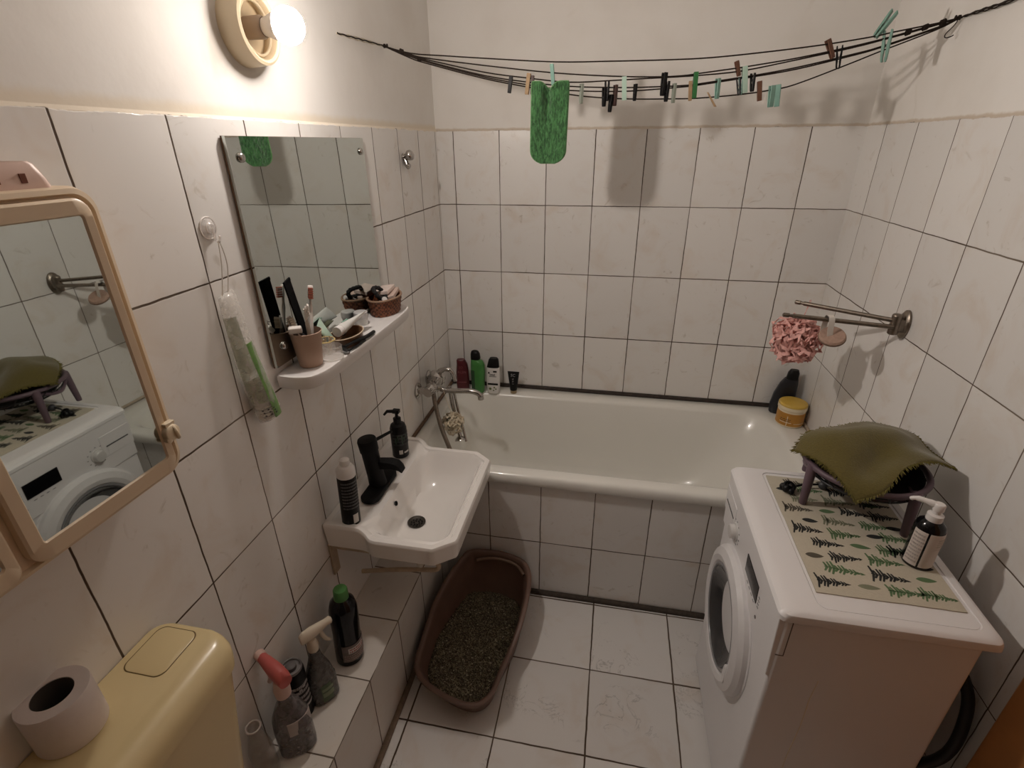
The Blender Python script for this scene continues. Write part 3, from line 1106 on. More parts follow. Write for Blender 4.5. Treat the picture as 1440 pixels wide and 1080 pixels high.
tw = mat('brush_white', (0.70, 0.66, 0.62), 0.35)
tc_ = mat('bristle_redbrown', (0.35, 0.11, 0.07), 0.8)
toothbrush((0.050, -1.236, SZ + 0.01), (0.052, -1.192, SZ + 0.183), tw, tc_, (0.6, -0.8, 0.1), 'tallest white toothbrush with red-brown bristles, rightmost in the taupe tumbler', grip=black_plastic)
toothbrush((0.060, -1.250, SZ + 0.01), (0.074, -1.262, SZ + 0.150), mat('brush_clear', (0.52, 0.46, 0.40), 0.2), tw, (0.5, 0.2, 0.8), 'pale toothbrush with white bristles flat on top, in front of the dark comb', grip=tw)
toothbrush((0.044, -1.252, SZ + 0.01), (0.026, -1.262, SZ + 0.125), mat('brush_smoke', (0.20, 0.16, 0.13), 0.25), mat('bristle_cream', (0.6, 0.52, 0.42), 0.8), (0.8, -0.5, 0.2), 'short smoky brown toothbrush in the taupe tumbler next to the mirror', grip=black_plastic)
# comb
cb = thing('comb', 'wide black comb standing upright in the taupe tumbler', 'comb', (0.040, -1.235, SZ + 0.01))
g = G()
Mk = axis((0.052, -1.232, SZ + 0.012), (-0.045, -0.165, 1), 0) @ RZ(25)
g.box(-0.002, 0.002, -0.017, -0.009, 0.0, 0.21, 0, Mk)
g.box(-0.002, 0.002, -0.009, 0.017, 0.203, 0.21, 0, Mk)
g.box(-0.002, 0.002, -0.009, 0.017, 0.0, 0.03, 0, Mk)
for i in range(44):
    g.box(-0.0015, 0.0015, -0.009, 0.016, 0.032 + i * 0.0039, 0.032 + i * 0.0039 + 0.0034, 0, Mk)
obj('comb_body', g, mat('comb_black', (0.004, 0.004, 0.0045), 0.7, spec=0.08), cb)
# razor with white head leaning out of the cup
rz_ = thing('razor', 'razor with pale head leaning over the near rim of the taupe tumbler', 'razor', (0.055, -1.26, SZ + 0.02))
g = G()
g.tube([(0.060, -1.240, SZ + 0.01), (0.062, -1.268, SZ + 0.085), (0.056, -1.276, SZ + 0.098)], [0.005, 0.0045, 0.003], 8)
obj('handle', g, dark_grey, rz_)
g = G()
g.box(-0.015, 0.015, -0.006, 0.006, -0.009, 0.010, 0, T(0.050, -1.280, SZ + 0.103) @ RZ(28) @ RX(35))
obj('razor_head', g, tw, rz_, bevel=0.003)

# small glass jar with yellow rim, clear glass in front
yc = thing('glass_jar', 'small glass pot with yellow rim behind the clear glass on the shelf', 'jar', (0.050, -1.165, SZ))
glass_clear = clear_mat('clear_glass', (0.80, 0.79, 0.77), 0.30, 0.05)
g = G()
g.lathe([(0.022, 0.0), (0.024, 0.003), (0.024, 0.036), (0.022, 0.036), (0.021, 0.004), (0.001, 0.004)], T(0.050, -1.165, SZ + 0.0005), 30)
obj('jar_glass', g, glass_clear, yc)
g = G()
g.torus(0.0245, 0.0018, T(0.050, -1.165, SZ + 0.036), 32, 8)
part(obj('rim', g, mat('yellow_rim', (0.62, 0.47, 0.19), 0.4), yc), 'yellow rim')
g = G()
for i in range(9):
    a = i * 2.4
    g.tube([(0.050 + 0.012 * math.cos(a), -1.165 + 0.012 * math.sin(a), SZ + 0.005), (0.050 + 0.016 * math.cos(a + .3), -1.165 + 0.016 * math.sin(a + .3), SZ + 0.042)], 0.0016, 6)
obj('cotton_buds', g, mat('bud_tan', (0.5, 0.38, 0.24), 0.7, var=0.4), yc)
cg = thing('drinking_glass', 'low clear glass beside the taupe tumbler at the shelf front', 'glass', (0.088, -1.205, SZ))
g = G()
g.lathe([(0.026, 0.0), (0.0275, 0.002), (0.0255, 0.034), (0.0245, 0.035), (0.0240, 0.033), (0.0255, 0.005), (0.001, 0.004)], T(0.086, -1.198, SZ + 0.0005), 36)
obj('glass_body', g, clear_mat('clear_glass_thin', (0.85, 0.83, 0.80), 0.22, 0.05), cg)
g = G()
g.torus(0.0268, 0.0011, T(0.086, -1.198, SZ + 0.0025), 36, 6)
obj('base_ring', g, mat('glass_edge', (0.75, 0.73, 0.70), 0.15), cg)

# oval tin with tubes in it
tin = thing('oval_tin', 'brown oval dish full of small tubes in the middle of the shelf', 'dish', (0.072, -1.085, SZ))
g = G()
g.lathe([(0.040, 0.0), (0.042, 0.002), (0.046, 0.027), (0.0475, 0.029), (0.0445, 0.029), (0.041, 0.004), (0.001, 0.003)], T(0.068, -1.085, SZ + 0.0005) @ RZ(0), 40, 0, sx=0.86, sy=1.35)
obj('dish_body', g, mat('dish_brown', (0.16, 0.085, 0.045), 0.4, var=0.3, scale=30), tin)
g = G()
g.torus(0.047, 0.0016, T(0.068, -1.085, SZ + 0.0295), 44, 6, sx=0.86, sy=1.35)
part(obj('rim', g, mat('dish_rim', (0.55, 0.45, 0.33), 0.5), tin), 'pale rim')


def tube_thing(name, label, p0, p1, r, w_end, body, cap, flat=(0, 0, 1), cap_len=0.018, cat='tube'):
    """squeeze tube: round at the cap end p0, flat crimp at p1"""
    p0, p1 = Vector(p0), Vector(p1)
    t = thing(name, label, cat, p0)
    d = (p1 - p0).normalized()
    L = (p1 - p0).length
    fz = Vector(flat)
    fz = (fz - d * fz.dot(d)).normalized()
    sd = d.cross(fz)
    loops = []
    for i in range(9):
        s = i / 8
        c = p0 + d * (cap_len + (L - cap_len) * s)
        rx = r + (w_end - r) * s
        ry = r * (1 - s) + 0.0012
        loops.append([c + sd * rx * math.cos(a) + fz * ry * math.sin(a) for a in [2 * PI * k_ / 24 for k_ in range(24)]])
    g = G()
    g.loft(loops)
    o = obj('tube_body', g, body, t)
    g = G()
    g.lathe([(r * 0.95, 0.0), (r * 1.0, 0.002), (r * 0.96, cap_len), (0.0001, cap_len)], axis(p0, d), 26)
    obj('cap', g, cap, t)
    return t, o


wt = mat('tube_white', (0.68, 0.68, 0.66), 0.35, var=0.05)
t, tb = tube_thing('cosmetic_tube', 'white cosmetic tube with round white cap lying across the brown dish', (0.062, -1.122, SZ + 0.043), (0.066, -0.965, SZ + 0.048), 0.0145, 0.021, wt, white_plastic, flat=(-0.7, 0, 0.7))
g = G()
for k_ in range(3):
    g.box(0.052 + k_ * 0.006, 0.055 + k_ * 0.006, -1.075, -1.045, SZ + 0.0545, SZ + 0.0560, 0)
obj('green_print', g, mat('mint_print', (0.22, 0.42, 0.33), 0.5), tb)
t, tb = tube_thing('cosmetic_tube', 'mint green patterned sachet standing in the dish, leaning on the mirror', (0.040, -1.115, SZ + 0.012), (0.022, -1.14, SZ + 0.072), 0.010, 0.026, mat('mint_pack', (0.45, 0.60, 0.50), 0.4, var=0.25, scale=50), wt, flat=(0.9, 0.2, 0.2), cap_len=0.006)
g = G()
g.box(-0.001, 0.001, -0.012, 0.004, 0.036, 0.050, 0, T(0.041, -1.128, SZ) @ RZ(-12) @ RY(-14))
g.box(-0.001, 0.001, -0.022, -0.012, 0.016, 0.026, 0, T(0.046, -1.122, SZ) @ RZ(-12) @ RY(-14))
obj('teal_print', g, mat('teal_print', (0.10, 0.30, 0.22), 0.5), tb)
tube_thing('cosmetic_tube', 'dark olive tube leaning in the dish below the white tube', (0.050, -1.075, SZ + 0.022), (0.044, -1.02, SZ + 0.040), 0.009, 0.014, mat('olive_tube', (0.10, 0.10, 0.06), 0.4), dark_grey, cap_len=0.01)
# razor lying at the shelf edge
r2 = thing('razor', 'black razor lying on the shelf edge in front of the brown dish', 'razor', (0.105, -1.10, SZ))
g = G()
g.tube(spline([(0.094, -1.150, SZ + 0.014), (0.106, -1.11, SZ + 0.016), (0.112, -1.06, SZ + 0.011), (0.1115, -1.008, SZ + 0.008)], 5), [0.004] * 5 + [0.005] * 5 + [0.0055] * 5 + [0.005], 10)
obj('handle', g, black_plastic, r2)
g = G()
g.box(-0.006, 0.006, -0.019, 0.019, -0.005, 0.005, 0, T(0.097, -1.158, SZ + 0.0095) @ RZ(60) @ RX(10))
obj('razor_head', g, black_plastic, r2, bevel=0.002)
r3 = thing('razor', 'second slim black razor lying close to the black razor, at the shelf front', 'razor', (0.10, -1.13, SZ))
g = G()
g.tube(spline([(0.109, -1.155, SZ + 0.006), (0.113, -1.12, SZ + 0.006), (0.114, -1.07, SZ + 0.005)], 5), 0.0028, 8)
obj('handle', g, black_plastic, r3)
g = G()
g.box(-0.004, 0.004, -0.012, 0.012, -0.003, 0.003, 0, T(0.1055, -1.168, SZ + 0.006) @ RZ(75))
obj('razor_head', g, mat('razor_grey', (0.2, 0.2, 0.2), 0.4), r3, bevel=0.001)

# two small clear pots (one seen twice through the mirror)
pot = thing('plastic_pot', 'small whitish screw-lid pot between the dish and the wicker basket', 'pot', (0.034, -0.925, SZ))
g = G()
g.lathe([(0.018, 0.0), (0.0195, 0.002), (0.0195, 0.020), (0.001, 0.020)], T(0.034, -0.928, SZ + 0.0005), 28)
obj('pot_body', g, mat('pot_clear', (0.60, 0.60, 0.58), 0.2), pot)
g = G()
g.lathe([(0.0215, 0.020), (0.022, 0.022), (0.0215, 0.038), (0.019, 0.0405), (0.001, 0.041)], T(0.034, -0.928, SZ + 0.0005), 28)
obj('lid', g, mat('pot_lid', (0.50, 0.49, 0.49), 0.35), pot)

# wicker basket
bk = thing('wicker_basket', 'oval woven wicker basket of toiletries at the far end of the shelf', 'basket', (0.056, -0.795, SZ))
g = G()
nb = 56
levels = 8
loops = []
for l in range(levels * 2 + 1):
    z = 0.001 + l * 0.052 / (levels * 2)
    rr = 0.045 + 0.009 * l / (levels * 2)
    loop = []
    for j in range(nb):
        a = 2 * PI * j / nb
        wv = 0.0022 * math.cos(nb / 4 * a + (l // 2 % 2) * PI) * (1 if l % 2 else 0.4)
        loop.append((0.0565 + (rr + wv) * 0.92 * math.cos(a), -0.797 + (rr + wv) * 1.42 * math.sin(a), SZ + z))
    loops.append(loop)
inn = []
for l in range(5):
    z = 0.053 - l * 0.048 / 4
    rr = 0.050 - 0.008 * l / 4
    inn.append([(0.0565 + rr * 0.92 * math.cos(2 * PI * j / nb), -0.797 + rr * 1.42 * math.sin(2 * PI * j / nb), SZ + z) for j in range(nb)])
g.loft(loops + inn)
m_w, nt, b = _mat('wicker')
k = NT(nt)
tc = k.n('ShaderNodeTexCoord').outputs['Object']
ck = k.n('ShaderNodeTexChecker')
ck.inputs['Scale'].default_value = 130
k.set(ck.inputs['Vector'], tc)
k.set(b.inputs['Base Color'], k.mix(ck.outputs[1], C4((0.25, 0.085, 0.035)), C4((0.09, 0.03, 0.015))))
b.inputs['Roughness'].default_value = 0.55
obj('basket_body', g, m_w, bk, angle=60)
g = G()
g.torus(0.0535, 0.0035, T(0.0565, -0.797, SZ + 0.0545), 56, 8, sx=0.92, sy=1.40)
part(obj('rim', g, mat('wicker_rim', (0.27, 0.17, 0.11), 0.5, var=0.4, scale=120), bk), 'paler plaited rim')
# things in the basket
ht = thing('hair_tie', 'thick black hair tie lying on top of the wicker basket', 'hair tie', (0.053, -0.83, SZ + 0.05))
g = G()
Mh = T(0.055, -0.826, SZ + 0.071) @ RX(-18) @ RY(52)
pts = []
for j in range(48):
    a = 2 * PI * j / 48
    pts.append((0.021 * math.cos(a), 0.036 * math.sin(a), 0.002 * math.sin(3 * a)))
g.tube(pts, [0.0065 + 0.001 * math.sin(j * 1.9) for j in range(50)], 10, 0, Mh, closed=True)
obj('hair_tie_band', g, mat('hair_tie_black', (0.008, 0.008, 0.009), 0.9, bump=0.5, scale=150), ht)
for lab, p, sz_, rr_, c in (
        ('flat beige tin at the far end of the wicker basket', (0.060, -0.766, SZ + 0.052), (0.026, 0.040, 0.012), (8, -12, 10), (0.55, 0.42, 0.36)),
        ('pale pink box on top of the wicker basket, by the wall', (0.046, -0.768, SZ + 0.066), (0.024, 0.036, 0.013), (4, -8, 4), (0.66, 0.55, 0.50))):
    t = thing('small_box', lab, 'box', p)
    g = G()
    g.box(-sz_[0], sz_[0], -sz_[1], sz_[1], -sz_[2] / 2, sz_[2] / 2, 0, T(*p) @ RX(rr_[0]) @ RY(rr_[1]) @ RZ(rr_[2]))
    obj('box_body', g, mat('box_' + lab[:9], c, 0.45, var=0.12), t, bevel=0.002)
t, tb = tube_thing('lip_balm', 'small white capped stick poking out of the near side of the wicker basket', (0.082, -0.850, SZ + 0.058), (0.060, -0.822, SZ + 0.048), 0.0085, 0.0085, mat('stick_grey', (0.45, 0.43, 0.42), 0.4), white_plastic, cap_len=0.016, cat='stick')

# ------------------------------------------------------------------ suction hook and bag of cotton pads
hk = thing('suction_hook', 'clear plastic suction hook on the tiles left of the mirror', 'hook', (0.0, -1.416, 1.578))
cl = clear_mat('clear_plastic', (0.85, 0.82, 0.80), 0.42, 0.15)
MHK = axis((0.0005, -1.416, 1.580), (1, 0, 0))
g = G()
g.lathe([(0.022, 0.0), (0.021, 0.0015), (0.012, 0.005), (0.008, 0.010), (0.001, 0.011)], MHK, 32)
obj('suction_cup', g, cl, hk)
g = G()
g.torus(0.0205, 0.0014, MHK @ T(0, 0, 0.0015), 32, 6)
g.torus(0.0105, 0.0012, MHK @ T(0, 0, 0.006), 24, 6)
obj('cup_rim', g, mat('cup_rim_pale', (0.72, 0.68, 0.65), 0.2), hk)
g = G()
g.tube(spline([(0.010, -1.416, 1.585), (0.012, -1.416, 1.566), (0.013, -1.416, 1.556), (0.020, -1.416, 1.555), (0.023, -1.416, 1.566)], 5), 0.0022, 8)
obj('hook_arm', g, cl, hk)

bag = thing('cotton_pad_bag', 'clear plastic sleeve of cotton pads with green print hanging left of the mirror', 'bag', (0.016, -1.42, 1.452))


def bag_loop(c, ry, rx, tilt, n=28, amp=0.0016, ph=0.0):
    out = []
    for j in range(n):
        a = 2 * PI * j / n
        w_ = 1 + amp / 0.02 * math.sin(5 * a + ph)
        out.append((c[0] + rx * w_ * math.cos(a), c[1] + ry * w_ * math.sin(a), c[2] + tilt * math.sin(a)))
    return out


axp = [((0.016, -1.432, 1.455), 0.018, 0.006), ((0.018, -1.431, 1.447), 0.020, 0.010), ((0.018, -1.429, 1.41), 0.0215, 0.013), ((0.019, -1.426, 1.36), 0.023, 0.015),
       ((0.021, -1.422, 1.31), 0.025, 0.018), ((0.023, -1.416, 1.26), 0.0265, 0.021), ((0.025, -1.409, 1.21), 0.028, 0.0225), ((0.025, -1.403, 1.175), 0.0285, 0.0215), ((0.025, -1.400, 1.160), 0.025, 0.016), ((0.025, -1.399, 1.154), 0.012, 0.008)]
axp = [(c, ry * 1.14, rx * 1.1) for c, ry, rx in axp]
g = G()
g.loft([bag_loop(c, ry, rx, 0.004, ph=i * 1.3) for i, (c, ry, rx) in enumerate(axp)])
obj('sleeve', g, clear_mat('sleeve_film', (0.82, 0.80, 0.76), 0.30, 0.12), bag, angle=60)
g = G()
for i in range(11):
    s = i / 10
    c = Vector((0.0235, -1.4145, 1.262)).lerp(Vector((0.025, -1.403, 1.165)), s)
    g.lathe([(0.0001, -0.0036), (0.020, -0.0036), (0.0225, 0.0), (0.020, 0.0036), (0.0001, 0.0036)], T(*c) @ RX(8), 28, sx=0.84, sy=1.08)
obj('cotton_pads', g, mat('cotton_white', (0.70, 0.69, 0.66), 0.9, bump=0.3), bag)
g = G()
loops = []
for i in range(3, 8):
    c, ry, rx = axp[i]
    # band over the camera-side right half
    lp = []
    for j in range(9):
        a = math.radians(-14 + 52 * j / 8)
        lp.append((c[0] + (rx + 0.0012) * math.cos(a), c[1] + (ry + 0.0012) * math.sin(a), c[2] - 0.012))
    for j in range(8, -1, -1):
        a = math.radians(-14 + 52 * j / 8)
        lp.append((c[0] + (rx + 0.0004) * math.cos(a), c[1] + (ry + 0.0004) * math.sin(a), c[2] - 0.012))
    loops.append(lp)
g.loft(loops)
part(obj('green_band', g, mat('bag_green', (0.13, 0.26, 0.07), 0.4, var=0.5, scale=70), bag, angle=60), 'leaf green printed band')
g = G()
loops = []
for i in range(2, 7):
    c, ry, rx = axp[i]
    lp = []
    for j in range(12):
        a = math.radians(-98 + 80 * j / 11)
        lp.append((c[0] + (rx + 0.0012) * math.cos(a), c[1] + (ry + 0.0012) * math.sin(a), c[2]))
    for j in range(11, -1, -1):
        a = math.radians(-98 + 80 * j / 11)
        lp.append((c[0] + (rx + 0.0004) * math.cos(a), c[1] + (ry + 0.0004) * math.sin(a), c[2]))
    loops.append(lp)
g.loft(loops)
part(obj('printed_panel', g, clear_mat('bag_panel', (0.42, 0.45, 0.36), 0.50, 0.2), bag, angle=60), 'see-through grey-green printed panel')
g = G()
for i in range(3):
    zz = 1.190 - i * 0.007
    for j in range(3):
        a = math.radians(-60 + j * 24 + i * 5)
        g.box(-0.0006, 0.0014, -0.002, 0.002, -0.0013, 0.0013, 0, T(0.025 + 0.0252 * math.cos(a), -1.405 + 0.0325 * math.sin(a), zz) @ Matrix.Rotation(a, 4, 'Z'))
obj('print', g, dark_grey, bag)
g = G()
g.tube(spline([(0.016, -1.440, 1.452), (0.018, -1.424, 1.51), (0.0185, -1.4165, 1.5575), (0.0185, -1.409, 1.51), (0.016, -1.424, 1.452)], 6), 0.0011, 6)
obj('hanging_string', g, mat('string_pale', (0.62, 0.58, 0.54), 0.7), bag)

# robe hook
rb = thing('robe_hook', 'small chrome robe hook on the tiles right of the mirror', 'hook', (0.0, -0.384, 1.68))
g = G()
g.lathe([(0.017, 0.0), (0.017, 0.003), (0.009, 0.007), (0.001, 0.008)], axis((0.0005, -0.388, 1.682), (1, 0, 0)), 24, sx=1.25, sy=0.8)
obj('back_plate', g, chrome, rb)
g = G()
g.tube(spline([(0.006, -0.392, 1.682), (0.022, -0.396, 1.686), (0.042, -0.400, 1.694)], 5), [0.010, 0.010, 0.0105, 0.011, 0.013, 0.016, 0.018, 0.0185, 0.017, 0.012, 0.004], 14)
g.tube(spline([(0.006, -0.390, 1.676), (0.014, -0.392, 1.656), (0.024, -0.394, 1.648)], 5), [0.010] * 7 + [0.011, 0.011, 0.009, 0.004], 12)
obj('hook_knob', g, chrome, rb)

# ------------------------------------------------------------------ mirror cabinet
cabm = mat('cabinet_beige', (0.66, 0.53, 0.38), 0.4, var=0.04, scale=10)
CX = 0.096
cab = thing('mirror_cabinet', 'beige plastic mirror cabinet with rounded corners on the left wall', 'cabinet', (0.0, -2.03, 1.25))


def yz(y0, y1, z0, z1, r, x, n=8):
    return [(x, a, b_) for a, b_ in rrect(y0, y1, z0, z1, r, n)]


g = G()
cy0, cy1, cz0, cz1 = -2.36, -1.704, 1.238, 1.680
g.loft([yz(cy0 + .004, cy1 - .004, cz0 + .004, cz1 - .004, .026, 0.001), yz(cy0, cy1, cz0, cz1, .03, 0.006), yz(cy0, cy1, cz0, cz1, .03, CX - 0.012),
        yz(cy0 + .003, cy1 - .003, cz0 + .003, cz1 - .003, .029, CX - 0.003), yz(cy0 + .009, cy1 - .009, cz0 + .009, cz1 - .009, .026, CX - 0.001),
        yz(cy0 + .012, cy1 - .012, cz0 + .011, cz1 - .012, .024, CX - 0.008)])
obj('cabinet_body', g, cabm, cab, angle=40)
for i, (dy0, dy1) in enumerate(((-1.953, -1.723), (-2.345, -1.966))):
    g = G()
    z0, z1 = 1.248, 1.666
    r = 0.022 if i == 0 else 0.016
    fr = 0.020
    g.loft([yz(dy0, dy1, z0, z1, r, CX - 0.007), yz(dy0, dy1, z0, z1, r, CX + 0.004), yz(dy0 + .003, dy1 - .003, z0 + .003, z1 - .003, r, CX + 0.007),
            yz(dy0 + fr - .003, dy1 - .017 + .003, z0 + fr + .005, z1 - fr, 0.005, CX + 0.007), yz(dy0 + fr, dy1 - .017, z0 + fr + .007, z1 - fr - .002, 0.003, CX + 0.0035)],
           True, False)
    d = obj('door', g, cabm, cab, angle=40)
    if i == 0:
        part(d, 'right-hand mirror door')
    else:
        part(d, 'left-hand mirror door, mostly out of view')
    g = G()
    g.box(CX - 0.003, CX + 0.0042, dy0 + fr - .001, dy1 - .016, z0 + fr + .006, z1 - fr - .001)
    obj('mirror_pane', g, m_mirror, d)
    if i == 0:
        cream = mat('catch_cream', (0.70, 0.60, 0.44), 0.3)
        g = G()
        g.lathe([(0.013, 0.0), (0.014, 0.004), (0.013, 0.010), (0.008, 0.012), (0.001, 0.012)], axis((CX + 0.006, -1.724, 1.313), (1, 0, 0)), 24)
        g.torus(0.0135, 0.003, axis((CX + 0.009, -1.716, 1.312), (0.5, 1, 0.2)), 24, 8)
        g.box(CX + 0.004, CX + 0.014, -1.732, -1.714, 1.325, 1.331)
        g.lathe([(0.005, 0.0), (0.006, 0.010), (0.001, 0.012)], axis((CX + 0.005, -1.732, 1.304), (1, 0, 0)), 14)
        part(obj('catch', g, cream, d, bevel=0.001), 'cream plastic door catch')

# pinkish tray on top of the cabinet
tr = thing('plastic_tray', 'pinkish perforated plastic tray on top of the mirror cabinet', 'tray', (0.055, -1.88, 1.680))
pinkp = mat('tray_pink', (0.58, 0.40, 0.33), 0.45)


def tlp(kx, z):
    return z_(rrect(0.050 - 0.036 * kx, 0.050 + 0.036 * kx, -1.90 - 0.155 * kx, -1.90 + 0.155 * kx, 0.012, 6), z)


g = G()
g.loft([tlp(1.0, 1.6795), tlp(0.98, 1.690), tlp(0.93, 1.7065), tlp(0.90, 1.7095), tlp(0.86, 1.7075), tlp(0.88, 1.69), tlp(0.9, 1.684)], True, True)
obj('tray_body', g, pinkp, tr)
for i in range(8):
    g = G()
    y = -1.777 - i * 0.030
    g.box(0.082, 0.0862, y - 0.007, y, 1.686, 1.6965)
    part(obj('slot', g, mat('slot_dark', (0.16, 0.045, 0.02), 0.7), tr), 'dark square slot')

# ------------------------------------------------------------------ cistern and paper roll
CT = 0.930
cis = thing('toilet_cistern', 'yellowed plastic toilet cistern on the left wall in the foreground', 'cistern', (0.0, -1.97, 0.52))


def cl_(x1, ya, yb, r, z):
    return z_(rrect(0.002, x1, ya, yb, r, 10), z)


g = G()
g.loft([cl_(0.120, -2.14, -1.855, 0.03, 0.50), cl_(0.150, -2.155, -1.832, 0.032, 0.60), cl_(0.160, -2.165, -1.812, 0.034, 0.75), cl_(0.163, -2.17, -1.790, 0.034, 0.875),
        cl_(0.166, -2.172, -1.784, 0.034, 0.877), cl_(0.165, -2.172, -1.780, 0.034, 0.895),
        cl_(0.161, -2.168, -1.777, 0.034, 0.909), cl_(0.152, -2.160, -1.776, 0.034, 0.920), cl_(0.139, -2.15, -1.777, 0.032, 0.9275), cl_(0.122, -2.14, -1.781, 0.028, CT)])
obj('tank', g, cistern_plastic, cis, angle=50)
bl = lambda d, z: z_(rrect(0.016 + d, 0.094 - d, -1.876 + d, -1.788 - d, 0.016, 8), z)
g = G()
g.loft([bl(-0.0012, CT - 0.006), bl(-0.0012, CT + 0.0004), bl(0.0003, CT + 0.0004)], True, True)
part(obj('button_gap', g, mat('button_gap_brown', (0.12, 0.075, 0.02), 0.7), cis), 'dark gap around the flush button')
g = G()
g.loft([bl(0.0004, CT - 0.004), bl(0.0004, CT + 0.0006), bl(0.0016, CT + 0.0012)], True, True)
obj('flush_button', g, cistern_plastic, cis)

rp = thing('toilet_paper_roll', 'white toilet paper roll standing on the cistern', 'toilet paper', (0.030, -1.970, CT))
paper = mat('paper_white', (0.72, 0.66, 0.65), 0.95, var=0.04, scale=90, bump=0.15)
MP = T(0.030, -1.970, CT + 0.0006) @ Matrix.Scale(0.82, 4)
g = G()
loops = []
n = 72
for z in (0.0, 0.003, 0.097, 0.1):
    inset = 0.0012 if z in (0.0, 0.1) else 0.0
    loops.append([((0.0535 - inset + 0.0022 * (j / n)) * math.cos(2 * PI * j / n + 2.9), (0.0535 - inset + 0.0022 * (j / n)) * math.sin(2 * PI * j / n + 2.9), z) for j in range(n)])
for z in (0.1, 0.0):
    loops.append([(0.0315 * math.cos(2 * PI * j / n + 2.9), 0.0315 * math.sin(2 * PI * j / n + 2.9), z) for j in range(n)])
loops.append(loops[0])
g.loft(loops, False, False, 0, MP)
obj('paper', g, paper, rp, angle=50)
g = G()
g.lathe([(0.0313, 0.0005), (0.0313, 0.0985), (0.0302, 0.0985), (0.0302, 0.0005)], MP, 40, 0, False, False)
part(obj('cardboard_core', g, mat('core_shade', (0.07, 0.06, 0.05), 0.9), rp), 'cardboard core coloured dark for the shade in the hole')  # shade inside the hole is put into the core colour

# ------------------------------------------------------------------ bottles on the ledge
t, M, ps = lathe_thing('drain_cleaner_bottle', 'tall black bottle with green cap and label on the ledge under the basin', 'bottle', (0.082, -1.374, LZ), [
    ('bottle_body', [(0.036, 0.0), (0.040, 0.005), (0.0405, 0.06), (0.039, 0.11), (0.0405, 0.16), (0.040, 0.20), (0.034, 0.225), (0.022, 0.238), (0.018, 0.242), (0.001, 0.243)], black_gloss),
    ('cap', [(0.0205, 0.238), (0.021, 0.24), (0.020, 0.268), (0.018, 0.272), (0.001, 0.272)], mat('green_cap', (0.07, 0.22, 0.06), 0.4))], tilt=(-1.5, 1.5))
g = G()
curved_label(g, M, 0.0408, -85, 40, 0.022, 0.085, 0, 16)
curved_label(g, M, 0.0412, -60, 10, 0.055, 0.075, 1, 10)
scribble(g, M, 0.0414, -55, 8, 0.056, 0.074, 2, 2, 4)
scribble(g, M, 0.0412, -78, 34, 0.026, 0.050, 3, 3, 6)
obj('bottle_label', g, [mat('label_grey', (0.18, 0.14, 0.13), 0.5, var=0.4, scale=60), label_white, mat('label_red', (0.30, 0.04, 0.03), 0.5), mat('label_brown', (0.36, 0.27, 0.24), 0.5)], ps[0])


def trigger_head(t, M, z, col, nozzle_col, yaw, scale=1.0):
    """spray trigger: hood, nozzle and lever on top of a neck at height z"""
    MH = M @ T(0, 0, z) @ RZ(yaw)
    g = G()
    pr = [(-0.026, 0.0, 0.012, 0.012), (-0.018, 0.004, 0.013, 0.018), (0.004, 0.006, 0.0135, 0.019), (0.030, 0.009, 0.011, 0.014), (0.046, 0.011, 0.009, 0.010)]
    loops = []
    for x, zc, hw, hh in pr:
        loops.append([(x * scale, hw * scale * math.cos(a), (0.030 + zc + hh * math.sin(a)) * scale) for a in [2 * PI * i / 20 for i in range(20)]])
    g.loft(loops, True, True, 0, MH)
    obj('trigger_hood', g, col, t)
    g = G()
    g.lathe([(0.010 * scale, 0.0), (0.0105 * scale, 0.012 * scale), (0.006 * scale, 0.016 * scale), (0.001, 0.016 * scale)], MH @ T(0.045 * scale, 0, 0.041 * scale) @ RY(86), 16)
    obj('nozzle', g, nozzle_col, t)
    g = G()
    pts = spline([(0.026 * scale, 0, 0.026 * scale), (0.030 * scale, 0, 0.006 * scale), (0.036 * scale, 0, -0.012 * scale), (0.046 * scale, 0, -0.026 * scale)], 4)
    g.tube(pts, [0.006 * scale] * 8 + [0.005 * scale] * 4 + [0.004 * scale], 10, 0, MH)
    obj('trigger', g, nozzle_col, t)
    g = G()
    g.lathe([(0.014 * scale, -0.024 * scale), (0.0148 * scale, -0.006 * scale), (0.011 * scale, 0.016 * scale), (0.001, 0.02 * scale)], MH, 20)
    obj('collar', g, nozzle_col, t)


smoke = clear_mat('smoky_plastic', (0.10, 0.095, 0.090), 0.80, 0.25)
t, M, ps = flat_bottle('spray_bottle', 'grey see-through spray bottle with white trigger and green label on the ledge', (0.070, -1.500, LZ), 0.078, 0.060, 0.19, [
    ('bottle_body', [(0.9, 0.9, 0.0), (1, 1, 0.03), (1.0, 1, 0.38), (0.82, 0.9, 0.58), (0.52, 0.66, 0.78), (0.40, 0.52, 0.88), (0.36, 0.46, 1.0)], smoke)], None, rz=55)
M_sb = T(0.070, -1.500, LZ)
trigger_head(t, M_sb, 0.212, mat('trigger_cream', (0.62, 0.55, 0.44), 0.45), mat('trigger_cream', None), 55)
g = G()
for i, (z0, z1, mi) in enumerate(((0.012, 0.075, 0), (0.030, 0.046, 1), (0.052, 0.062, 1))):
    curved_label(g, M_sb @ RZ(55), 0.0302, -130 + 22 * (i > 0), 0 - 30 * (i > 0), z0, z1, mi, 18, sx=1.28, sy=1.01, dr=0.0008 + 0.0006 * (i > 0))
obj('bottle_label', g, [mat('spray_green', (0.05, 0.085, 0.03), 0.4, var=0.4, scale=60), mat('spray_pale_green', (0.20, 0.24, 0.14), 0.5)], ps[0])

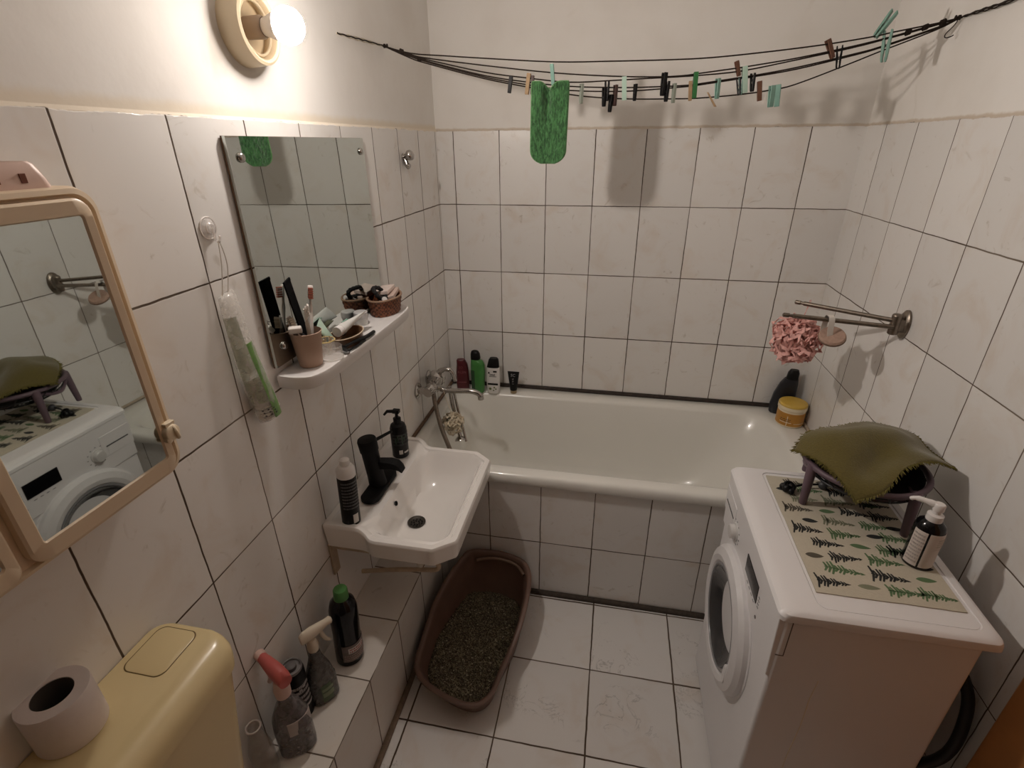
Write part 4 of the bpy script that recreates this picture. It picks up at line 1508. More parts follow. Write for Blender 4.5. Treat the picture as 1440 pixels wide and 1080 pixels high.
t, M, ps = lathe_thing('aerosol_can', 'small black can with pale rim and lettering behind the pink trigger bottle', 'can', (0.034, -1.552, LZ), [
    ('can_body', [(0.027, 0.0), (0.0295, 0.003), (0.0295, 0.165), (0.026, 0.174), (0.001, 0.174)], black_plastic),
    ('can_rim', [(0.0265, 0.172), (0.0275, 0.176), (0.0265, 0.181), (0.0235, 0.181), (0.0225, 0.175), (0.001, 0.175)], mat('can_rim_grey', (0.22, 0.21, 0.21), 0.4))])
g = G()
scribble(g, M, 0.0297, -85, 20, 0.060, 0.135, 0, 4, 9)
curved_label(g, M, 0.0297, -90, 30, 0.045, 0.052, 0, 12)
for i in range(5):
    curved_label(g, M, 0.0299, -80 + 20 * i, -64 + 20 * i, 0.10 + 0.006 * i, 0.106 + 0.006 * i, 0, 4)
obj('print', g, mat('can_print', (0.42, 0.40, 0.40), 0.5), ps[0])
g = G()
g.lathe([(0.014, 0.175), (0.014, 0.186), (0.010, 0.189), (0.001, 0.189)], M, 20)
obj('spray_button', g, mat('can_button', (0.12, 0.11, 0.11), 0.5), ps[1])

t, M, ps = flat_bottle('spray_bottle', 'clear grey bottle with pink-red trigger on the ledge beside the cistern', (0.072, -1.634, LZ), 0.088, 0.064, 0.205, [
    ('bottle_body', [(0.92, 0.9, 0.0), (1, 1, 0.03), (1.0, 1, 0.45), (0.94, 0.98, 0.62), (0.62, 0.74, 0.80), (0.40, 0.54, 0.90), (0.36, 0.48, 1.0)], clear_mat('smoky_clear', (0.16, 0.14, 0.14), 0.72, 0.2))], None, rz=35)
M_pb = T(0.072, -1.634, LZ)
trigger_head(t, M_pb, 0.236, mat('trigger_pink', (0.46, 0.10, 0.09), 0.45), mat('trigger_pale_pink', (0.60, 0.42, 0.37), 0.45), 156, 1.3)
g = G()
curved_label(g, M_pb @ RZ(35), 0.0322, -100, 0, 0.085, 0.132, 0, 14, sx=1.36, sy=1.0)
obj('bottle_label', g, mat('pale_label', (0.40, 0.35, 0.33), 0.5, var=0.2), ps[0])

gj = thing('glass_jar', 'narrow clear glass bottle with open neck on the ledge next to the cistern', 'jar', (0.030, -1.702, LZ))
g = G()
g.lathe([(0.026, 0.0), (0.028, 0.003), (0.028, 0.09), (0.020, 0.13), (0.0165, 0.15), (0.0165, 0.172), (0.014, 0.172), (0.014, 0.15), (0.025, 0.09), (0.025, 0.006), (0.001, 0.005)], T(0.030, -1.702, LZ + 0.0003), 32)
obj('glass_body', g, clear_mat('jar_glass', (0.42, 0.38, 0.34), 0.30, 0.06), gj)
g = G()
g.torus(0.0158, 0.0022, T(0.030, -1.702, LZ + 0.172), 32, 8)
obj('neck_ring', g, mat('neck_ring_grey', (0.40, 0.35, 0.32), 0.2), gj)

# ------------------------------------------------------------------ litter tray
lt = thing('litter_tray', 'brown plastic cat litter tray with raised back rim on the floor under the basin', 'litter tray', (0.385, -1.04, 0.0))
rimc = [(0.258, -0.825, 0.210), (0.280, -0.776, 0.216), (0.33, -0.758, 0.219), (0.43, -0.757, 0.219), (0.52, -0.785, 0.214), (0.558, -0.85, 0.205),
        (0.565, -0.95, 0.19), (0.557, -1.05, 0.165), (0.54, -1.12, 0.138), (0.52, -1.20, 0.124), (0.505, -1.28, 0.12), (0.472, -1.325, 0.12), (0.42, -1.338, 0.12),
        (0.335, -1.32, 0.12), (0.25, -1.28, 0.12), (0.212, -1.22, 0.12), (0.2045, -1.13, 0.126), (0.2065, -1.06, 0.15), (0.213, -1.01, 0.176), (0.233, -0.91, 0.2)]
rim_s = spline(rimc, 6, True)
ctr = Vector((0.385, -1.04, 0))


def rsc(kxy, dz=0.0, zfix=None):
    out = []
    for p in rim_s:
        q = ctr + (Vector((p.x, p.y, 0)) - ctr) * kxy
        q.z = zfix if zfix is not None else p.z + dz
        out.append(q)
    return out


def rof(d, dz):
    out = []
    n = len(rim_s)
    for i, p in enumerate(rim_s):
        t_ = rim_s[(i + 1) % n] - rim_s[i - 1]
        nn = Vector((t_.y, -t_.x, 0)).normalized()
        # inward normal
        if nn.dot(ctr - Vector((p.x, p.y, 0))) < 0:
            nn = -nn
        out.append(p + nn * d + Vector((0, 0, dz)))
    return out


traym = mat('tray_brown', (0.15, 0.088, 0.066), 0.42, var=0.25, scale=14)
g = G()
g.loft([rsc(0.78, 0, 0.001), rsc(0.82, 0, 0.004), rof(0.020, -0.03), rof(0.014, -0.012), rof(0.0, -0.010), rof(0.0, -0.003), rof(0.004, 0.0), rof(0.012, 0.0), rof(0.017, -0.004),
        rof(0.020, -0.018), rof(0.030, -0.05), rsc(0.80, 0, 0.02), rsc(0.74, 0, 0.010)], True, True)
obj('tray_body', g, traym, lt, angle=50)
g = G()
pp = spline([(0.325, -0.797, 0.190), (0.37, -0.787, 0.198), (0.43, -0.786, 0.200), (0.49, -0.80, 0.195), (0.525, -0.835, 0.185)], 6)
g.tube(pp, 0.006, 8)
part(obj('rim_ridge', g, mat('tray_pale_brown', (0.20, 0.13, 0.09), 0.4), lt), 'paler moulded ridge inside the back rim')

# grit
lm, nt, b = _mat('grit')
k = NT(nt)
tc = k.n('ShaderNodeTexCoord').outputs['Object']
vo = k.n('ShaderNodeTexVoronoi')
vo.inputs['Scale'].default_value = 260
k.set(vo.inputs['Vector'], tc)
sv = k.n('ShaderNodeSeparateColor')
k.set(sv.inputs[0], vo.outputs['Color'])
c1 = k.mix(k.ramp(sv.outputs[0], 0.25, 0.95), C4((0.060, 0.050, 0.034)), C4((0.27, 0.235, 0.155)))
k.set(b.inputs['Base Color'], k.mix(k.ramp(sv.outputs[1], 0.94, 0.97), c1, C4((0.50, 0.45, 0.33))))
b.inputs['Roughness'].default_value = 0.9
k.bump(vo.outputs['Distance'], 0.8, 0.003, b)
g = G()
rnd = random.Random(4)
NR = 14
base_loop = rsc(0.765, 0, 0.0)
loops = []


def grit_z(x, y):
    s = (y + 1.04) / 0.28
    return 0.050 - 0.012 * s + 0.008 * noise.noise(Vector((x * 9, y * 9, 0))) + 0.003 * noise.noise(Vector((x * 40, y * 40, 3)))


for i in range(NR, 0, -1):
    f = i / NR
    loops.append([(ctr.x + (p.x - ctr.x) * f * 1.08, ctr.y + (p.y - ctr.y) * f * 1.08, grit_z(p.x * f + ctr.x * (1 - f), p.y * f + ctr.y * (1 - f)) - (0.012 if i == NR else 0)) for p in base_loop])
g.loft(loops, False, True)
g.loft([[(x, y, 0.022) for x, y, z in loops[0]], loops[0]], True, False)
for _ in range(5200):
    a = rnd.uniform(0, 2 * PI)
    j = int(a / (2 * PI) * len(base_loop)) % len(base_loop)
    f = math.sqrt(rnd.random()) * 0.98
    p = base_loop[j]
    x = ctr.x + (p.x - ctr.x) * f * 1.06
    y = ctr.y + (p.y - ctr.y) * f * 1.06
    r = rnd.uniform(0.0014, 0.0034)
    z = grit_z(x, y) + r * 0.5
    Mx_ = T(x, y, z) @ Euler((rnd.uniform(0, 6), rnd.uniform(0, 6), rnd.uniform(0, 6))).to_matrix().to_4x4()
    s1, s2 = r * rnd.uniform(0.7, 1.3), r * rnd.uniform(0.7, 1.3)
    g.add([(s1, 0, 0), (-s1, 0, 0), (0, s2, 0), (0, -s2, 0), (0, 0, r), (0, 0, -r)],
          [(0, 2, 4), (2, 1, 4), (1, 3, 4), (3, 0, 4), (2, 0, 5), (1, 2, 5), (3, 1, 5), (0, 3, 5)], 0, Mx_)
o = obj('cat_litter', g, lm, org=(0.385, -1.04, 0.02), angle=30)
tag(o, 'dark grey-brown grainy cat litter lying in the brown tray', 'cat litter', kind='stuff')

# ------------------------------------------------------------------ washing machine
MX0, MX1, MY0, MY1 = 1.170, 1.578, -1.475, -0.932
BX0, BX1, BY0, BY1 = 1.184, 1.548, -1.468, -0.940
wmch = thing('washing_machine', 'white front-loading washing machine by the right wall, front facing the basin', 'washing machine', ((MX0 + MX1) / 2, -1.204, 0.0))
g = G()
g.box(BX0, BX1, BY0, BY1, 0.012, 0.826)
obj('cabinet', g, machine_white, wmch, bevel=0.008, seg=3)
for x in (BX0 + 0.04, BX1 - 0.04):
    for y in (BY0 + 0.05, BY1 - 0.05):
        g = G()
        g.lathe([(0.02, 0), (0.02, 0.008), (0.012, 0.013), (0.001, 0.0135)], T(x, y, 0.0), 16)
        obj('foot', g, dark_grey, wmch)
# top: rounded lid with a shallow recess
g = G()
tp = lambda dx0, d, z, r: z_(rrect(MX0 + dx0, MX1 - d, MY0 + d, MY1 - d, r, 8), z)
g.loft([tp(0.006, 0.008, 0.824, 0.012), tp(0.0, 0.0, 0.828, 0.016), tp(0.0, 0.0, 0.838, 0.018), tp(0.005, 0.002, 0.845, 0.02), tp(0.016, 0.007, 0.8495, 0.022), tp(0.03, 0.014, 0.851, 0.024),
        tp(0.078, 0.026, 0.852, 0.02), tp(0.0785, 0.0265, 0.8490, 0.02), tp(0.0805, 0.0285, 0.8490, 0.02), tp(0.081, 0.029, 0.8503, 0.02)], True, True)
obj('top_panel', g, machine_white, wmch, angle=30)
# front: control panel and door
g = G()
g.loft([[(BX0 + 0.004, BY0 + 0.002, 0.645), (BX0 + 0.004, BY1 - 0.002, 0.645), (BX0 - 0.005, BY1 - 0.002, 0.650), (BX0 - 0.005, BY0 + 0.002, 0.650)],
        [(BX0 + 0.004, BY0 + 0.002, 0.825), (BX0 + 0.004, BY1 - 0.002, 0.825), (BX0 - 0.011, BY1 - 0.002, 0.825), (BX0 - 0.011, BY0 + 0.002, 0.825)]])
obj('control_panel', g, machine_white, wmch, bevel=0.002)
PXs = BX0 - 0.0085
tiltp = -2.1


def on_panel(y, z):
    x = BX0 - 0.005 - 0.006 * (z - 0.665) / 0.16
    return T(x, y, z) @ RY(tiltp)


g = G()
g.box(-0.0022, 0.002, -0.056, 0.056, -0.026, 0.026, 0, on_panel(-1.275, 0.745))
part(obj('display', g, black_gloss, wmch), 'black display window')
g = G()
g.lathe([(0.026, 0.0), (0.026, 0.003), (0.021, 0.004), (0.020, 0.016), (0.018, 0.018), (0.001, 0.018)], on_panel(-1.085, 0.727) @ RY(-90), 32)
part(obj('program_knob', g, chrome if False else mat('knob_silver', (0.60, 0.59, 0.58), 0.3), wmch), 'pale programme knob')
g = G()
for a_ in range(-60, 241, 30):
    a = math.radians(a_)
    if a_ in (90, 60, 120, 0, 30, 150, 180, 210, 240, -30, -60):
        g.box(-0.0012, 0.001, -0.0022, 0.0022, -0.0012, 0.0012, 0, on_panel(-1.085 + 0.038 * math.cos(a), 0.727 + 0.034 * math.sin(a)))
for i in range(4):
    g.box(-0.0012, 0.001, -0.004, 0.004, -0.001, 0.001, 0, on_panel(-1.345, 0.722 + i * 0.010))
for i in range(4):
    g.box(-0.0012, 0.001, -0.005, 0.005, -0.001, 0.001, 0, on_panel(-1.25 - i * 0.02, 0.706))
g.lathe([(0.0045, 0.0), (0.0045, 0.002), (0.001, 0.0025)], on_panel(-1.345, 0.690) @ RY(-90), 12)
obj('panel_marks', g, mat('mark_grey', (0.14, 0.13, 0.14), 0.5), wmch)
g = G()
g.box(-0.0016, 0.002, -0.062, 0.062, -0.038, 0.045, 0, on_panel(-1.002, 0.742))
dr = obj('detergent_drawer', g, machine_white, wmch, bevel=0.0012)
g = G()
g.box(-0.003, 0.001, -0.045, 0.045, 0.010, 0.014, 0, on_panel(-1.002, 0.730))
g.box(-0.0022, 0.001, -0.042, 0.042, -0.018, 0.009, 1, on_panel(-1.002, 0.730))
obj('drawer_grip', g, [dark_grey, machine_white], dr)
DY, DZ, DR = -1.175, 0.495, 0.200
MD = T(BX0, DY, DZ) @ RY(-90)
g = G()
g.lathe([(DR + 0.006, -0.004), (DR + 0.006, 0.002), (DR, 0.004), (DR - 0.001, 0.016), (DR - 0.010, 0.028), (DR - 0.032, 0.036), (DR - 0.048, 0.033), (DR - 0.056, 0.026), (DR - 0.056, 0.0)], MD, 72, 0, False, False)
dd = obj('door', g, mat('door_white', (0.70, 0.69, 0.70), 0.3), wmch, angle=30)
m_glass = mat('machine_glass', (0.045, 0.045, 0.047), 0.08, coat=0.5)
g = G()
g.lathe([(DR - 0.055, 0.014), (DR - 0.058, 0.028), (DR - 0.064, 0.029), (DR - 0.068, 0.022), (DR - 0.085, 0.008), (0.06, -0.02), (0.001, -0.022)], MD, 64, 0, False, False)
part(obj('door_glass', g, m_glass, dd), 'dark round door glass')
g = G()
g.torus(DR - 0.058, 0.004, MD @ T(0, 0, 0.028), 64, 8)
obj('glass_ring', g, mat('ring_grey', (0.22, 0.22, 0.23), 0.3), dd)
g = G()
g.loft([[(BX0 - 0.020 - 0.017 * (i % 2), DY - 0.148 + 0.012 * math.cos(2 * PI * j / 12), DZ - 0.05 + 0.035 * math.sin(2 * PI * j / 12)) for j in range(12)] for i in range(2)])
obj('door_grip', g, mat('door_white', None), dd, bevel=0.002)
# seam lines on the near side panel and service flap line
g = G()
g.box(BX0 + 0.016, BX0 + 0.0178, BY0 - 0.0008, BY0 + 0.001, 0.72, 0.825)
g.box(BX0 + 0.001, BX0 + 0.017, BY0 - 0.0008, BY0 + 0.001, 0.72, 0.7215)
obj('side_seam', g, mat('seam_grey', (0.12, 0.10, 0.10), 0.7), wmch)
g = G()
g.tube([(1.285, BY0 - 0.0002, 0.66), (1.281, BY0 - 0.0002, 0.60), (1.283, BY0 - 0.0002, 0.50), (1.278, BY0 - 0.0002, 0.38), (1.280, BY0 - 0.0002, 0.25)], [0.0009, 0.0012, 0.0009, 0.0012, 0.0006], 6)
part(obj('scratch', g, mat('scratch_pale', (0.75, 0.68, 0.55), 0.6), wmch), 'long pale scratch down the near side')

# cable / hose behind the machine
hs = thing('drain_hose', 'black drain hose looping behind the washing machine by the right wall', 'hose', (1.62, -1.38, 0.0))
g = G()
g.tube(spline([(1.586, -1.29, 0.62), (1.606, -1.35, 0.655), (1.630, -1.395, 0.60), (1.632, -1.420, 0.51), (1.625, -1.425, 0.43), (1.605, -1.41, 0.36), (1.590, -1.37, 0.30), (1.585, -1.30, 0.2), (1.59, -1.2, 0.05), (1.60, -1.1, 0.015)], 6), 0.012, 12)
obj('hose_pipe', g, mat('hose_black', (0.012, 0.011, 0.012), 0.6), hs)
g = G()
g.box(BX1 - 0.001, BX1 + 0.012, -1.33, -1.05, 0.30, 0.70)
part(obj('rear_cover', g, mat('rear_dark', (0.035, 0.03, 0.03), 0.8), wmch, bevel=0.004), 'dark cover on the back of the machine')

# ------------------------------------------------------------------ fern mat
matt = thing('fern_mat', 'cream cloth mat printed with green and black ferns on the washing machine', 'mat', (1.40, -1.17, 0.8505))
mx0, mx1, my0, my1 = 1.257, 1.541, -1.405, -0.975
g = G()
nx, ny = 12, 16
top = []
MZ = 0.8508
for layer in (0.0, 0.0022):
    for j in range(ny + 1):
        for i in range(nx + 1):
            x = mx0 + (mx1 - mx0) * i / nx
            y = my0 + (my1 - my0) * j / ny
            top.append((x + 0.002 * noise.noise(Vector((0, y * 20, 1))), y + 0.002 * noise.noise(Vector((x * 20, 0, 5))), MZ + layer))
n0 = (nx + 1) * (ny + 1)
fs = []
for j in range(ny):
    for i in range(nx):
        a = j * (nx + 1) + i
        fs.append((a, a + nx + 1, a + nx + 2, a + 1))
        fs.append((n0 + a, n0 + a + 1, n0 + a + nx + 2, n0 + a + nx + 1))
bd = [i for i in range(nx + 1)] + [j * (nx + 1) + nx for j in range(1, ny + 1)] + [ny * (nx + 1) + i for i in range(nx - 1, -1, -1)] + [j * (nx + 1) for j in range(ny - 1, 0, -1)]
for q in range(len(bd)):
    a, b_ = bd[q], bd[(q + 1) % len(bd)]
    fs.append((a, b_, n0 + b_, n0 + a))
g.add(top, fs)
ferns = [mat('fern_black', (0.018, 0.020, 0.020), 0.9), mat('fern_green', (0.095, 0.165, 0.075), 0.9), mat('fern_sage', (0.20, 0.21, 0.14), 0.9), mat('fern_brown', (0.085, 0.075, 0.055), 0.9)]


def fern(x, y, L, H, mi, rot, solid):
    """flat printed frond: spine plus leaflets, tip towards local +x"""
    Mf = T(x, y, MZ + 0.0023) @ RZ(rot)
    h = 0.0003

    def tri(ps):
        n_ = len(ps)
        g.add([(px, py, 0) for px, py in ps] + [(px, py, h) for px, py in ps], [tuple(range(n_, 2 * n_)), tuple(range(n_))[::-1]] + [(i, (i + 1) % n_, n_ + (i + 1) % n_, n_ + i) for i in range(n_)], mi, Mf)
    if solid:
        pts = []
        for i in range(9):
            s = i / 8
            pts.append((-L / 2 + L * s, H / 2 * math.sin(PI * min(1, s * 1.02)) ** 0.7 * (1 - 0.35 * s)))
        lo = [(px, -py) for px, py in reversed(pts[1:-1])]
        tri(pts + lo)
    else:
        tri([(-L / 2, -0.0012), (L / 2, -0.0003), (L / 2, 0.0003), (-L / 2, 0.0012)])
        n_ = 11
        for i in range(n_):
            s = (i + 0.3) / n_
            px = -L / 2 + L * s
            hh = H / 2 * (1 - 0.88 * s) * (0.75 + 0.25 * math.sin(i * 2.1 + x * 50))
            w_ = L / n_ * 0.86
            for sg in (1, -1):
                tri([(px, 0), (px + w_, 0), (px + w_ * 0.5 - L * 0.05, sg * hh), (px - w_ * 0.1 - L * 0.05, sg * hh * 0.95)][::sg])


rnd = random.Random(12)
row = 0
y = my1 - 0.014
while y > my0 + 0.006:
    x = mx0 + (0.012 if row % 2 else 0.042)
    i = 0
    while x < mx1 - 0.008:
        big = (row + i) % 3 != 1
        L = rnd.uniform(0.064, 0.080) if big else rnd.uniform(0.036, 0.05)
        H = rnd.uniform(0.046, 0.056) if big else rnd.uniform(0.016, 0.022)
        mi = 1 + rnd.choice((0, 0, 1, 1, 2, 3, 0))
        cxf = min(x + L / 2, mx1 - L / 2 - 0.003)
        yy = min(max(y + rnd.uniform(-0.004, 0.004), my0 + H / 2 + 0.004), my1 - H / 2 - 0.003)
        fern(cxf, yy, L, H, mi, rnd.uniform(-9, 3), not big)
        x += L + 0.014
        i += 1
    y -= 0.0425
    row += 1
obj('mat_cloth', g, [mat('mat_cream', (0.50, 0.46, 0.37), 0.95, var=0.08, scale=200, bump=0.3)] + ferns, matt, angle=30)

# ------------------------------------------------------------------ footed rack with cloth
SM = 0.8535
st = thing('wire_rack', 'purple-grey plastic rack with dark wire basket standing on the fern mat', 'rack', (1.455, -1.06, SM))
pur = mat('rack_purple', (0.115, 0.075, 0.095), 0.5, var=0.2, scale=30)
wire = mat('rack_wire', (0.012, 0.012, 0.015), 0.4)
cR, RR, RZt = Vector((1.452, -1.055, 0)), 0.150, SM + 0.118
legs = [(1.320, -1.092), (1.523, -1.180), (1.560, -0.960), (1.375, -0.930)]
for lx, ly in legs:
    d = (Vector((lx, ly, 0)) - cR).normalized()
    g = G()
    bx, by = lx, ly
    tx, ty = (cR + d * (RR - 0.012)).x, (cR + d * (RR - 0.012)).y
    g.loft([[(bx + 0.0085 * math.cos(a), by + 0.0085 * math.sin(a), SM) for a in [2 * PI * i / 16 for i in range(16)]],
            [(bx + 0.0095 * math.cos(a), by + 0.0095 * math.sin(a), SM + 0.004) for a in [2 * PI * i / 16 for i in range(16)]],
            [(tx + 0.0125 * math.cos(a), ty + 0.0125 * math.sin(a), RZt - 0.005) for a in [2 * PI * i / 16 for i in range(16)]],
            [(tx + 0.010 * math.cos(a), ty + 0.010 * math.sin(a), RZt + 0.004) for a in [2 * PI * i / 16 for i in range(16)]]])
    obj('leg', g, pur, st)
g = G()
g.torus(RR - 0.012, 0.0075, T(cR.x, cR.y, RZt), 64, 10)
obj('rim_ring', g, pur, st)
g = G()
for i in range(20):
    a = 2 * PI * i / 20
    pts = []
    for s in range(9):
        f = s / 8
        r_ = (RR - 0.018) * math.cos(f * PI / 2) + 0.004
        pts.append((cR.x + r_ * math.cos(a + f * 0.5), cR.y + r_ * math.sin(a + f * 0.5), RZt - 0.004 - 0.062 * math.sin(f * PI / 2)))
    g.tube(pts, 0.0022, 6)
for f in (0.25, 0.5, 0.75):
    r_ = (RR - 0.018) * math.cos(f * PI / 2) + 0.004
    g.torus(r_, 0.0025, T(cR.x, cR.y, RZt - 0.004 - 0.062 * math.sin(f * PI / 2)), 40, 6)
obj('wire_basket', g, wire, st)
g = G()
prof = [((RR - 0.022) * math.cos(f * PI / 2) + 0.002, RZt - 0.002 - 0.057 * math.sin(f * PI / 2)) for f in [i / 8 for i in range(9)]]
g.lathe(prof + [(r_ - 0.002 if r_ > 0.003 else 0.0005, z + 0.003) for r_, z in reversed(prof)], T(cR.x, cR.y, 0), 48, 0, False, False)
obj('basket_shade', g, mat('basket_shade_black', (0.006, 0.006, 0.007), 0.8, var=0.5, scale=80), st)  # black bowl sheet added for the shade under the cloth
g = G()
c0 = [(1.3325, -1.0905), (1.515, -1.1715)]
for q in range(4):
    a_, b_ = Vector(legs[q] + (0,)), Vector(legs[(q + 1) % 4] + (0,))
    A = a_.lerp(cR, 0.06)
    B = b_.lerp(cR, 0.06)
    m_ = (A + B) / 2
    m_ = m_ + (m_ - cR).normalized() * 0.02
    g.tube(spline([(A.x, A.y, RZt - 0.012), (m_.x, m_.y, RZt - 0.040), (B.x, B.y, RZt - 0.012)], 6), 0.006, 8)
obj('apron_bar', g, pur, st)

# dark thing lying by the rack leg: two knobs on a thin bar
dk = thing('hair_clip', 'small dark object with a thin bar lying on the fern mat beside the rack', 'clip', (1.34, -1.03, SM))
g = G()
for i, (x, y, r) in enumerate(((1.291, -1.048, 0.012), (1.304, -1.040, 0.013), (1.286, -1.036, 0.010), (1.300, -1.056, 0.009))):
    g.sphere((x, y, SM + r * 0.95), r, 14, 8)
g.torus(0.012, 0.004, T(1.296, -1.046, SM + 0.018) @ RX(40), 20, 8)
obj('knob', g, black_plastic, dk)
g = G()
g.tube([(1.300, -1.042, SM + 0.012), (1.345, -1.022, SM + 0.013), (1.392, -1.012, SM + 0.012)], 0.003, 8)
obj('bar', g, black_plastic, dk)
g = G()
g.sphere((1.392, -1.016, SM + 0.012), 0.012, 14, 8)
g.sphere((1.400, -1.008, SM + 0.010), 0.010, 14, 8)
obj('knob', g, dark_grey, dk)

# olive cloth draped over the rack
A_, B_, C_, D_, E_ = Vector((1.286, -1.045, 0.985)), Vector((1.378, -1.212, 0.962)), Vector((1.622, -1.100, 1.008)), Vector((1.598, -0.905, 1.000)), Vector((1.440, -0.905, 0.995))


def edge_pts(ps, n):
    s = spline(ps, 12)
    out = []
    for i in range(n + 1):
        f = i / n * (len(s) - 1)
        j = min(int(f), len(s) - 2)
        out.append(s[j].lerp(s[j + 1], f - j))
    return out


NC = 28
ab = edge_pts([A_, (1.318, -1.098, 0.998), (1.350, -1.158, 0.990), B_], NC)
dc = edge_pts([D_, (1.606, -0.955, 1.010), (1.608, -1.02, 1.006), C_], NC)
ad = edge_pts([A_, (1.330, -0.985, 1.008), E_, (1.52, -0.885, 1.005), D_], NC)
bc = edge_pts([B_, (1.432, -1.205, 0.992), (1.490, -1.150, 1.026), (1.560, -1.115, 1.030), C_], NC)
cv = []
for i in range(NC + 1):
    for j in range(NC + 1):
        u, v = i / NC, j / NC
        p = ab[i] * (1 - v) + dc[i] * v + ad[j] * (1 - u) + bc[j] * u - (ad[0] * (1 - u) * (1 - v) + bc[0] * u * (1 - v) + ad[NC] * (1 - u) * v + bc[NC] * u * v)
        dome = math.sin(PI * u) ** 0.8 * math.sin(PI * v) ** 0.8
        p.z += 0.016 * dome + 0.020 * noise.noise(Vector((p.x * 12, p.y * 12, 2))) * dome + 0.009 * math.sin(v * 8 - u * 5) * dome - 0.018 * math.exp(-((u - 0.75) / 0.13) ** 2) * math.sin(PI * v)
        # keep clear of the rim ring
        dd_ = (Vector((p.x, p.y, 0)) - cR).length
        if dd_ < RR + 0.004:
            p.z = max(p.z, RZt + 0.0115)
        cv.append(p)
olive = mat('olive_cloth', (0.095, 0.075, 0.014), 0.95, var=0.3, scale=260, bump=0.6)
olive.node_tree.nodes['Principled BSDF'].inputs['Sheen Weight'].default_value = 0.25
g = G()
n1 = NC + 1
nv = len(cv)
g.add([p + Vector((0, 0, 0.0012)) for p in cv] + [p - Vector((0, 0, 0.0012)) for p in cv],
      [(i * n1 + j, (i + 1) * n1 + j, (i + 1) * n1 + j + 1, i * n1 + j + 1) for i in range(NC) for j in range(NC)] +
      [(nv + i * n1 + j, nv + i * n1 + j + 1, nv + (i + 1) * n1 + j + 1, nv + (i + 1) * n1 + j) for i in range(NC) for j in range(NC)])
bd = [j for j in range(n1)] + [i * n1 + NC for i in range(1, n1)] + [NC * n1 + j for j in range(NC - 1, -1, -1)] + [i * n1 for i in range(NC - 1, 0, -1)]
g.add([], [])
for q in range(len(bd)):
    a, b_ = bd[q], bd[(q + 1) % len(bd)]
    g.f.append([a, b_, nv + b_, nv + a])
    g.m.append(0)
cl_o = thing('olive_cloth', 'olive green fringed cloth draped over the purple-grey rack', 'cloth', (1.455, -1.06, RZt))
obj('cloth_sheet', g, olive, cl_o, angle=80)
g = G()
rnd = random.Random(9)
cc_ = sum(cv, Vector()) / nv
for q in range(len(bd)):
    p0, p1 = cv[bd[q]], cv[bd[(q + 1) % len(bd)]]
    for _ in range(7):
        p = p0.lerp(p1, rnd.random())
        o_ = Vector((p.x - cc_.x, p.y - cc_.y, 0)).normalized() * rnd.uniform(0.004, 0.011) + Vector((rnd.uniform(-.003, .003), rnd.uniform(-.003, .003), rnd.uniform(-0.006, 0.001)))
        if p.x + o_.x > W - 0.006:
            continue
        g.tube([p, p + o_ * 0.6, p + o_ + Vector((0, 0, -0.001))], [0.0010, 0.0008, 0.0004], 4)
o = obj('fringe', g, mat('olive_fringe', (0.13, 0.11, 0.025), 0.95, var=0.3), cl_o)
o['kind'] = 'stuff'

# ------------------------------------------------------------------ lotion bottle
BZ = MZ + 0.0026
t, M, ps = lathe_thing('lotion_bottle', 'white-labelled lotion pump bottle with black shoulder at the wall side of the machine', 'bottle', (1.507, -1.270, BZ), [
    ('bottle_body', [(0.027, 0.0), (0.0290, 0.003), (0.0290, 0.102), (0.026, 0.112), (0.015, 0.122), (0.001, 0.122)], black_gloss),
    ('pump_collar', [(0.0150, 0.120), (0.0155, 0.122), (0.0150, 0.136), (0.008, 0.139), (0.0075, 0.147), (0.001, 0.147)], white_plastic)], tilt=(0, 0))
g = G()
curved_label(g, M, 0.0291, -112, 60, 0.008, 0.100, 0, 28)
curved_label(g, M, 0.0291, 186, 240, 0.008, 0.100, 0, 12)
obj('bottle_label', g, mat('lotion_label', (0.60, 0.54, 0.50), 0.5, var=0.06), ps[0])
g = G()
curved_label(g, M, 0.0297, -80, 20, 0.060, 0.061, 0, 12)
scribble(g, M, 0.0297, -75, 10, 0.066, 0.090, 0, 4, 21)
scribble(g, M, 0.0297, 192, 236, 0.015, 0.095, 1, 9, 22)
obj('print', g, [mat('print_tan', (0.48, 0.43, 0.38), 0.5), mat('print_dim', (0.42, 0.38, 0.36), 0.5)], ps[0])
g = G()
MPH = M @ T(0, 0, 0.147) @ RZ(150)
g.lathe([(0.0105, 0.0), (0.011, 0.002), (0.011, 0.014), (0.009, 0.017), (0.001, 0.0172)], MPH, 24)
g.tube(spline([(0.0, 0, 0.010), (0.022, 0, 0.013), (0.042, 0, 0.012), (0.050, 0, 0.006)], 4), [0.0075] * 4 + [0.006] * 4 + [0.0045] * 4 + [0.0035], 12, 0, MPH)
obj('pump_head', g, white_plastic, ps[1])

